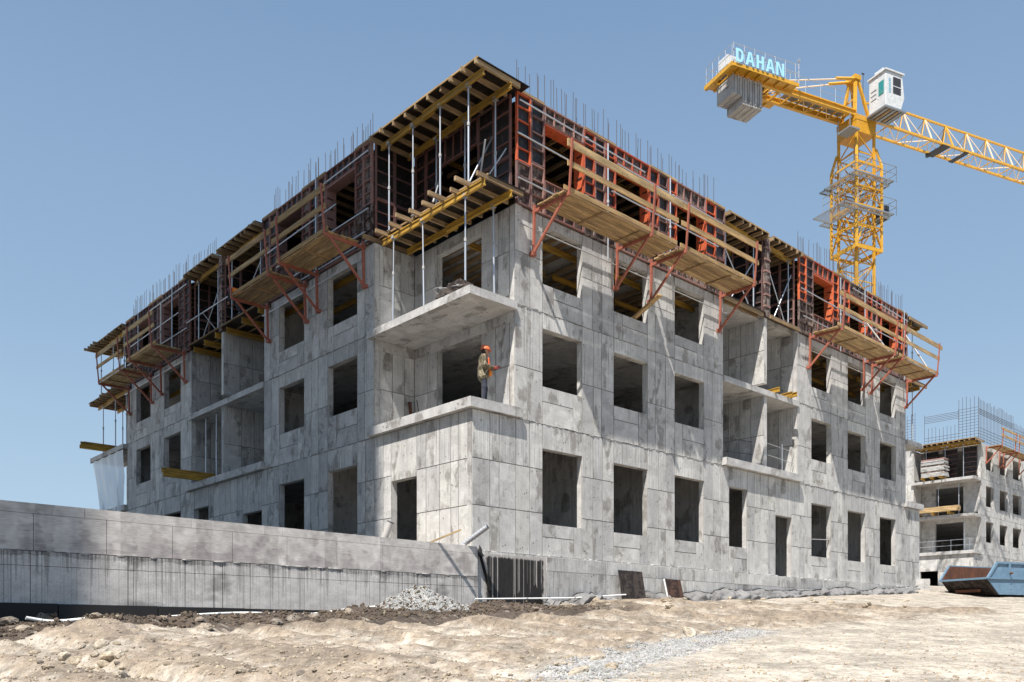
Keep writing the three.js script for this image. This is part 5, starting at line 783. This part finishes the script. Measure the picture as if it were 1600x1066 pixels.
// ------------------------------------------------------------------ stones
{
  const vs = [0, 1, 2, 3, 4, 5].map(s => { const g = new THREE.IcosahedronGeometry(1, 2), P = g.attributes.position, n = fbm(600 + s, 5, 5, 3); const f = [rr(.9, 1.4), rr(.5, .8), rr(.7, 1.1)]; for (let i = 0; i < P.count; i++) { const x = P.getX(i), y = P.getY(i), z = P.getZ(i), k = .68 + .7 * n(x * .35 + .5, y * .3 + z * .31 + .5); P.setXYZ(i, Math.round(x * k * 5) / 5 * .35 * f[0] + x * k * .65 * f[0], (Math.round(y * k * 4) / 4 * .4 + y * k * .6) * f[1], z * k * f[2]); } g.computeVertexNormals(); return g; });
  const sm = [[.62, .53, .41], [.48, .41, .33], [.70, .62, .51], [.36, .315, .27]].map(c => std({ color: lin(...c), map: soilMap, bumpMap: soilBump, bumpScale: .02, roughness: 1 }));
  const spots = [[500, 793, .17, 'spoil'], [0, 0, 0]];
  const put = (px, py, s, label, group, mi) => { const p = groundRay(px, py), m = new THREE.Mesh(pick(vs), sm[mi ?? Math.floor(rnd() * 4)]); m.name = numbered('rock'); m.userData = { label, category: 'rock', group }; s *= .62; m.position.copy(p).y += s * .2; m.scale.setScalar(s); m.rotation.set(rr(-.4, .4), rr(0, 6.3), rr(-.4, .4)); m.castShadow = m.receiveShadow = true; scene.add(m); };
  for (const [px, py, s] of [[158, 1010, .15], [172, 1030, .18], [186, 1025, .13], [150, 1026, .1], [165, 1042, .12], [120, 1035, .12], [102, 1030, .14], [195, 1046, .09], [140, 1046, .11], [55, 1022, .1], [75, 1045, .09], [190, 1060, .12], [128, 1012, .08], [182, 1008, .09], [205, 1030, .07]]) put(px, py, s, 'tan stone in the loose stone heap on the spoil bank', 'stones heaped on the spoil bank', 2 * (rnd() < .6));
  for (const [px, py, s] of [[1078, 992, .26], [1102, 994, .2], [1060, 1000, .12], [1085, 1004, .1], [935, 1032, .15], [955, 1046, .14], [890, 1030, .1], [1140, 985, .13], [1176, 978, .12], [965, 1000, .12], [1010, 986, .1], [1240, 970, .08], [905, 1054, .16], [875, 1040, .13]]) put(px, py, s, 'pale stone beside the grey gravel streak at foot of bank', 'stones beside the gravel streak', rnd() < .7 ? 2 : 0);
  for (const [px, py, s] of [[320, 983, .2], [432, 975, .2], [490, 965, .2], [545, 958, .18], [470, 940, .2], [270, 945, .28], [310, 970, .14], [105, 955, .3], [12, 975, .26], [35, 985, .2], [600, 950, .14], [560, 945, .16], [380, 962, .14], [255, 968, .13], [150, 965, .15], [205, 960, .13]]) put(px, py, s, 'lump of rock in dark soil below the retaining wall', 'rocks below the retaining wall', 1 + 2 * (rnd() < .5));
  for (let k = 0; k < 34; k++) put(rr(860, 1420), 0 + rr(938, 952) - (k % 3) * 3, rr(.08, .19), 'yellowish stone along the crest below the plinth', 'stones along the crest', rnd() < .7 ? 0 : 2);
  for (let k = 0; k < 40; k++) put(rr(20, 860), rr(985, 1060), rr(.035, .075), 'small clod on the rutted brown bank', 'clods on the rutted bank');
  // pebbles and gravel: uncountable
  const scat = (name, label, N, mat, gen, geo) => { const im = new THREE.InstancedMesh(geo, mat, N), d = new THREE.Object3D(), col = new THREE.Color(); for (let k = 0; k < N; k++) { const [x, z, s] = gen(k); d.position.set(x, groundY(x, z) + s * .15, z); d.rotation.set(rr(0, 6), rr(0, 6), rr(0, 6)); d.scale.set(s * rr(.8, 1.5), s * rr(.6, 1), s); d.updateMatrix(); im.setMatrixAt(k, d.matrix); const c = rr(.65, 1.15); im.setColorAt(k, col.setRGB(c, c * rr(.95, 1), c * rr(.88, .98))); } im.name = name; im.userData = { kind: 'stuff', label, category: 'gravel' }; im.castShadow = im.receiveShadow = true; scene.add(im); };
  const peb = new THREE.IcosahedronGeometry(1, 0);
  scat('loose_pebbles', 'loose pebbles and clods scattered over the earth', 9000, cmat(.36, .305, .24, 1), () => { for (;;) { const d = 8.5 + 26 * Math.pow(rnd(), 1.6), px = rr(-30, 1630), x = (px - 800) / FP * d, z = -d, [bank, ditch] = soilZone(x, z), [a, b] = toAB(x, z); if (b > -.4) continue; if (rnd() < (.25 + .2 * bank) * (1 - .85 * ditch)) return [x, z, (.005 + .022 * Math.pow(rnd(), 3)) * (1 + ditch * .8)]; } }, peb);
  scat('gravel_streak', 'streak of grey crushed gravel along foot of the bank', 7000, cmat(.33, .33, .33, 1), () => { const t = rnd() * (toeLine.length - 1), i = Math.floor(t), p = toeLine[i].clone().lerp(toeLine[i + 1], t - i), r = (rnd() + rnd() - 1) * .6; return [p.x + r * .75, p.z + r * .65 + rr(-.2, .2), rr(.010, .030)]; }, peb);
  scat('gravel_heap', 'heap of white grey crushed gravel by the retaining wall', 9000, cmat(.34, .345, .35, 1), () => { const a = rnd() * 6.283, r = Math.sqrt(rnd()) * 1.5; return [piles[0][0].x + Math.cos(a) * r, piles[0][0].z + Math.sin(a) * r, rr(.011, .028)]; }, peb);
  scat('ditch_clods', 'dark wet clods of dug soil below the retaining wall', 10000, cmat(.10, .076, .056, 1), () => { const a = rr(-14, 2), b = -.4 - 3.4 * rnd(), w = abW(a, 0, b); return [w.x, w.z, .012 + .045 * Math.pow(rnd(), 3)]; }, peb);
}
// ------------------------------------------------------------------ workers
function surfaceNet(f, lo, hi, h) {
  const n = [0, 1, 2].map(k => Math.ceil((hi[k] - lo[k]) / h) + 1), [nx, ny, nz] = n, F = new Float32Array(nx * ny * nz), id = (i, j, k) => i + nx * (j + ny * k);
  for (let k = 0; k < nz; k++) for (let j = 0; j < ny; j++) for (let i = 0; i < nx; i++) F[id(i, j, k)] = f(lo[0] + i * h, lo[1] + j * h, lo[2] + k * h);
  const vi = new Int32Array(nx * ny * nz).fill(-1), P = [], I = [];
  for (let k = 0; k < nz - 1; k++) for (let j = 0; j < ny - 1; j++) for (let i = 0; i < nx - 1; i++) {
    let c = 0, sx = 0, sy = 0, sz = 0; const v = []; for (let q = 0; q < 8; q++) v.push(F[id(i + (q & 1), j + (q >> 1 & 1), k + (q >> 2))]);
    for (const [a, b] of [[0, 1], [2, 3], [4, 5], [6, 7], [0, 2], [1, 3], [4, 6], [5, 7], [0, 4], [1, 5], [2, 6], [3, 7]]) if (v[a] < 0 !== v[b] < 0) { const t = v[a] / (v[a] - v[b]); sx += (a & 1) + t * ((b & 1) - (a & 1)); sy += (a >> 1 & 1) + t * ((b >> 1 & 1) - (a >> 1 & 1)); sz += (a >> 2) + t * ((b >> 2) - (a >> 2)); c++; }
    if (c) { vi[id(i, j, k)] = P.length / 3; P.push(lo[0] + (i + sx / c) * h, lo[1] + (j + sy / c) * h, lo[2] + (k + sz / c) * h); }
  }
  for (let k = 1; k < nz - 1; k++) for (let j = 1; j < ny - 1; j++) for (let i = 1; i < nx - 1; i++) {
    const s = F[id(i, j, k)] < 0, quad = (a, b, c, d, flip) => { if (a < 0 || b < 0 || c < 0 || d < 0) return; if (flip) I.push(a, c, b, a, d, c); else I.push(a, b, c, a, c, d); };
    if (s !== F[id(i + 1, j, k)] < 0) quad(vi[id(i, j - 1, k - 1)], vi[id(i, j, k - 1)], vi[id(i, j, k)], vi[id(i, j - 1, k)], !s);
    if (s !== F[id(i, j + 1, k)] < 0) quad(vi[id(i - 1, j, k - 1)], vi[id(i, j, k - 1)], vi[id(i, j, k)], vi[id(i - 1, j, k)], s);
    if (s !== F[id(i, j, k + 1)] < 0) quad(vi[id(i - 1, j - 1, k)], vi[id(i, j - 1, k)], vi[id(i, j, k)], vi[id(i - 1, j, k)], !s);
  }
  const g = new THREE.BufferGeometry(); g.setAttribute('position', new THREE.Float32BufferAttribute(P, 3)); g.setIndex(I); g.computeVertexNormals(); return g;
}
const capD = (x, y, z, c) => { const [a, b, ra, rb] = c, dx = b[0] - a[0], dy = b[1] - a[1], dz = b[2] - a[2], px = x - a[0], py = y - a[1], pz = z - a[2], t = clamp01((px * dx + py * dy + pz * dz) / (dx * dx + dy * dy + dz * dz + 1e-9)); return Math.hypot(px - t * dx, py - t * dy, pz - t * dz) - (ra + (rb - ra) * t); };
function blob(caps, h, k, colour) {
  const lo = [9, 9, 9], hi = [-9, -9, -9]; for (const [a, b, ra, rb] of caps) for (let q = 0; q < 3; q++) { lo[q] = Math.min(lo[q], a[q] - ra - .03, b[q] - rb - .03); hi[q] = Math.max(hi[q], a[q] + ra + .03, b[q] + rb + .03); }
  const f = (x, y, z) => { let d = 9; for (const c of caps) { const e = capD(x, y, z, c), m = Math.max(k - Math.abs(d - e), 0) / k; d = Math.min(d, e) - m * m * k * .25; } return d; };
  const g = surfaceNet(f, lo, hi, h), P = g.attributes.position, C = new Float32Array(P.count * 3);
  for (let i = 0; i < P.count; i++) { const p = [P.getX(i), P.getY(i), P.getZ(i)]; let b = null, m = 9; for (const c of caps) { const e = capD(...p, c); if (e < m) { m = e; b = c; } } const q = colour(b[4], ...p); C.set(q, i * 3); }
  g.setAttribute('color', new THREE.BufferAttribute(C, 3)); return g;
}
function hand(w, dir, down, side, skin) {                   // palm with four curled fingers and a thumb
  const D = V(...dir).normalize(), S = V(...side).normalize(), N = V(...down).normalize(), o = V(...w), A = v => v.toArray(), at = (x, s, n) => A(o.clone().addScaledVector(D, x).addScaledVector(S, s).addScaledVector(N, n)), c = [];
  for (const s of [-.026, 0, .026]) c.push([at(0, s * .8, 0), at(.09, s, 0), .02, .018, skin]);
  [[-.033, .075], [-.011, .086], [.011, .08], [.032, .062]].forEach(([s, l]) => { c.push([at(.09, s, 0), at(.09 + l * .5, s * 1.08, .012), .0105, .0095, skin]); c.push([at(.09 + l * .5, s * 1.08, .012), at(.09 + l * .75, s * 1.08, .045), .0095, .008, skin]); });
  c.push([at(.03, -.035, .005), at(.065, -.062, .02), .013, .011, skin]); c.push([at(.065, -.062, .02), at(.1, -.058, .035), .011, .009, skin]); return c;
}
function worker(label, p, turn, caps, hands, head, colour, extra) {
  const T = thing('person', label, 'person', [p.x, p.y, p.z], { frame: FRAME_W, turn });
  const skin = std({ vertexColors: true, roughness: .9 });
  const g = [blob(caps, .018, .045, colour), ...hands.map(h => blob(h, .0055, .006, colour)), blob(head, .008, .02, colour)].map(q => q.toNonIndexed()); part(T, 'body', mergeGeometries(g), skin); extra(T);
}
const headCaps = (x, y, z, f) => { const F = (u, v, w) => [x + u * f[0], y + v + u * f[1], z + w]; return [[F(0, .02, 0), F(.01, .05, 0), .09, .088, 'skin'], [F(.03, -.06, 0), F(.055, -.085, 0), .06, .042, 'skin'], [F(.095, -.005, 0), F(.118, -.035, 0), .011, .017, 'skin'], [F(0, -.01, .09), F(-.01, .015, .095), .016, .018, 'skin'], [F(0, -.01, -.09), F(-.01, .015, -.095), .016, .018, 'skin'], [F(.086, .012, .032), F(.086, .012, .034), .012, .012, 'eye'], [F(.086, .012, -.032), F(.086, .012, -.034), .012, .012, 'eye'], [F(.09, -.062, -.02), F(.09, -.062, .02), .009, .009, 'lip'], [F(-.04, -.02, 0), F(-.03, .06, 0), .085, .085, 'hair']]; };
function helmet(T, x, y, z, tilt, m) { const g = new THREE.SphereGeometry(.128, 22, 12, 0, 6.2832, 0, Math.PI * .5); g.scale(1.14, .98, 1); const b = new THREE.CylinderGeometry(.15, .152, .014, 22); b.scale(1.15, 1, .94); b.translate(.03, 0, 0); const r = boxG(-.12, .12, .095, .135, -.015, .015); const q = mergeGeometries([g.toNonIndexed(), b.toNonIndexed(), r.toNonIndexed()]); q.rotateZ(tilt); q.translate(x, y, z); q.computeVertexNormals(); return part(T, 'helmet', q, m); }
{
  const camo = fbm(701, 20, 20, 3), col = (t, x, y, z) => { if (t === 'leg') return [.03, .034, .05]; if (t === 'boot') return [.035, .028, .022]; if (t === 'glove') return [.26, .05, .035]; if (t === 'skin') return [.42, .235, .155]; if (t === 'eye') return [.04, .03, .03]; if (t === 'lip') return [.28, .12, .09]; if (t === 'hair') return [.03, .025, .02]; const n = camo(x * 1.6 + .3, y * 1.2 + z * 1.7); return n > .58 ? [.30, .25, .17] : n < .46 ? [.07, .06, .036] : [.17, .135, .08]; };
  const w = abW(.72, F1, .32), caps = [
    [[0, .95, .09], [.02, .5, .12], .098, .072, 'leg'], [[.02, .5, .12], [-.02, .1, .13], .072, .055, 'leg'], [[0, .95, -.09], [.07, .5, -.11], .098, .072, 'leg'], [[.07, .5, -.11], [.06, .1, -.12], .072, .055, 'leg'],
    [[-.04, .05, .13], [.15, .04, .15], .048, .042, 'boot'], [[.04, .05, -.12], [.23, .04, -.13], .048, .042, 'boot'],
    [[0, .9, 0], [.0, 1.1, 0], .185, .18, 'coat'], [[-.01, .84, .07], [-.01, .84, -.07], .155, .155, 'coat'], [[0, 1.1, .05], [-.02, 1.36, .08], .155, .13, 'coat'], [[0, 1.1, -.05], [-.02, 1.36, -.08], .155, .13, 'coat'], [[-.02, 1.42, .16], [-.02, 1.42, -.16], .085, .085, 'coat'], [[0, 1.45, 0], [.03, 1.55, 0], .065, .058, 'skin'],
    [[-.02, 1.41, .2], [.0, 1.14, .27], .078, .066, 'coat'], [[0, 1.14, .27], [.25, 1.1, .16], .064, .05, 'coat'], [[-.02, 1.41, -.2], [.03, 1.15, -.26], .078, .066, 'coat'], [[.03, 1.15, -.26], [.28, 1.14, -.12], .064, .05, 'coat'], [[.25, 1.1, .16], [.31, 1.1, .12], .04, .036, 'glove'], [[.28, 1.14, -.12], [.33, 1.14, -.09], .04, .036, 'glove']];
  worker('worker in camouflage jacket and orange helmet standing on the corner balcony', w, .12, caps, [hand([.3, 1.1, .12], [.9, .1, -.3], [.2, -.1, -.9], [.1, -1, .1], 'glove'), hand([.32, 1.14, -.09], [.95, .15, .2], [.1, -.2, .9], [.1, -1, 0], 'glove')], headCaps(.06, 1.635, 0, [1, -.18]), col, T => {
    helmet(T, .05, 1.69, 0, -.14, cmat(.72, .16, .055, .4));
    part(T, 'vest_strip', [barG(V(.145, 1.42, .08), V(.175, 1.0, .1), .03, .07, V(1, 0, 0)), barG(V(.145, 1.42, -.08), V(.175, 1.0, -.1), .03, .07, V(1, 0, 0))], cmat(.8, .14, .03));
    const b = new THREE.SphereGeometry(.075, 14, 10); b.scale(.8, 1.25, .8); b.translate(.2, .93, .09); part(T, 'pouch', b, cmat(.85, .24, .03));
    part(T, 'hand_tool', [barG(V(.36, 1.08, .06), V(.5, 1.2, -.02), .05, .05), barG(V(.47, 1.18, 0), V(.56, 1.14, -.02), .03, .03)], cmat(.1, .025, .02, .5));
    const s = new THREE.TorusGeometry(.075, .028, 8, 18); s.rotateX(1.45); s.translate(.015, 1.49, 0); part(T, 'collar', s, cmat(.02, .02, .022));
  });
  const col2 = (t, x, y, z) => t === 'coat' ? [.95, .22, .02] : t === 'leg' ? [.028, .028, .034] : t === 'boot' ? [.03, .025, .02] : t === 'sleeve' ? [.035, .035, .045] : col(t, x, y, z);
  const b2 = bAt(376, -.02), w2 = abW(-.02, F3 - .025, b2), caps2 = [
    [[-.1, .82, .1], [.12, .48, .13], .1, .075, 'leg'], [[.12, .48, .13], [-.06, .1, .13], .075, .055, 'leg'], [[-.1, .82, -.1], [.1, .47, -.13], .1, .075, 'leg'], [[.1, .47, -.13], [-.1, .1, -.13], .075, .055, 'leg'], [[-.08, .05, .13], [.1, .04, .14], .048, .042, 'boot'], [[-.12, .05, -.13], [.06, .04, -.14], .048, .042, 'boot'],
    [[-.1, .86, 0], [.1, 1.02, 0], .15, .15, 'coat'], [[.1, 1.02, .06], [.32, 1.13, .08], .14, .12, 'coat'], [[.1, 1.02, -.06], [.32, 1.13, -.08], .14, .12, 'coat'], [[.36, 1.15, .15], [.36, 1.15, -.15], .08, .08, 'coat'], [[.4, 1.15, 0], [.47, 1.14, 0], .062, .056, 'skin'],
    [[.36, 1.12, .19], [.42, .86, .24], .07, .058, 'sleeve'], [[.42, .86, .24], [.5, .66, .14], .055, .042, 'sleeve'], [[.36, 1.12, -.19], [.44, .86, -.22], .07, .058, 'sleeve'], [[.44, .86, -.22], [.52, .68, -.12], .055, .042, 'sleeve']];
  worker('bending worker in orange vest and maroon helmet at the shaded loggia edge', w2, Math.PI - .35, caps2, [hand([.5, .65, .14], [.3, -.9, -.2], [.9, .2, 0], [0, 0, -1], 'skin'), hand([.52, .67, -.12], [.3, -.9, .2], [.9, .2, 0], [0, 0, 1], 'skin')], headCaps(.54, 1.13, 0, [.75, -.6]), col2, T => { helmet(T, .565, 1.175, 0, -.65, cmat(.16, .05, .06, .45)); part(T, 'reflective_band', [barG(V(-.02, 1.02, .155), V(.12, .86, .15), .05, .02)], M.whitePaint); });
}
renderer.render(scene, camera);
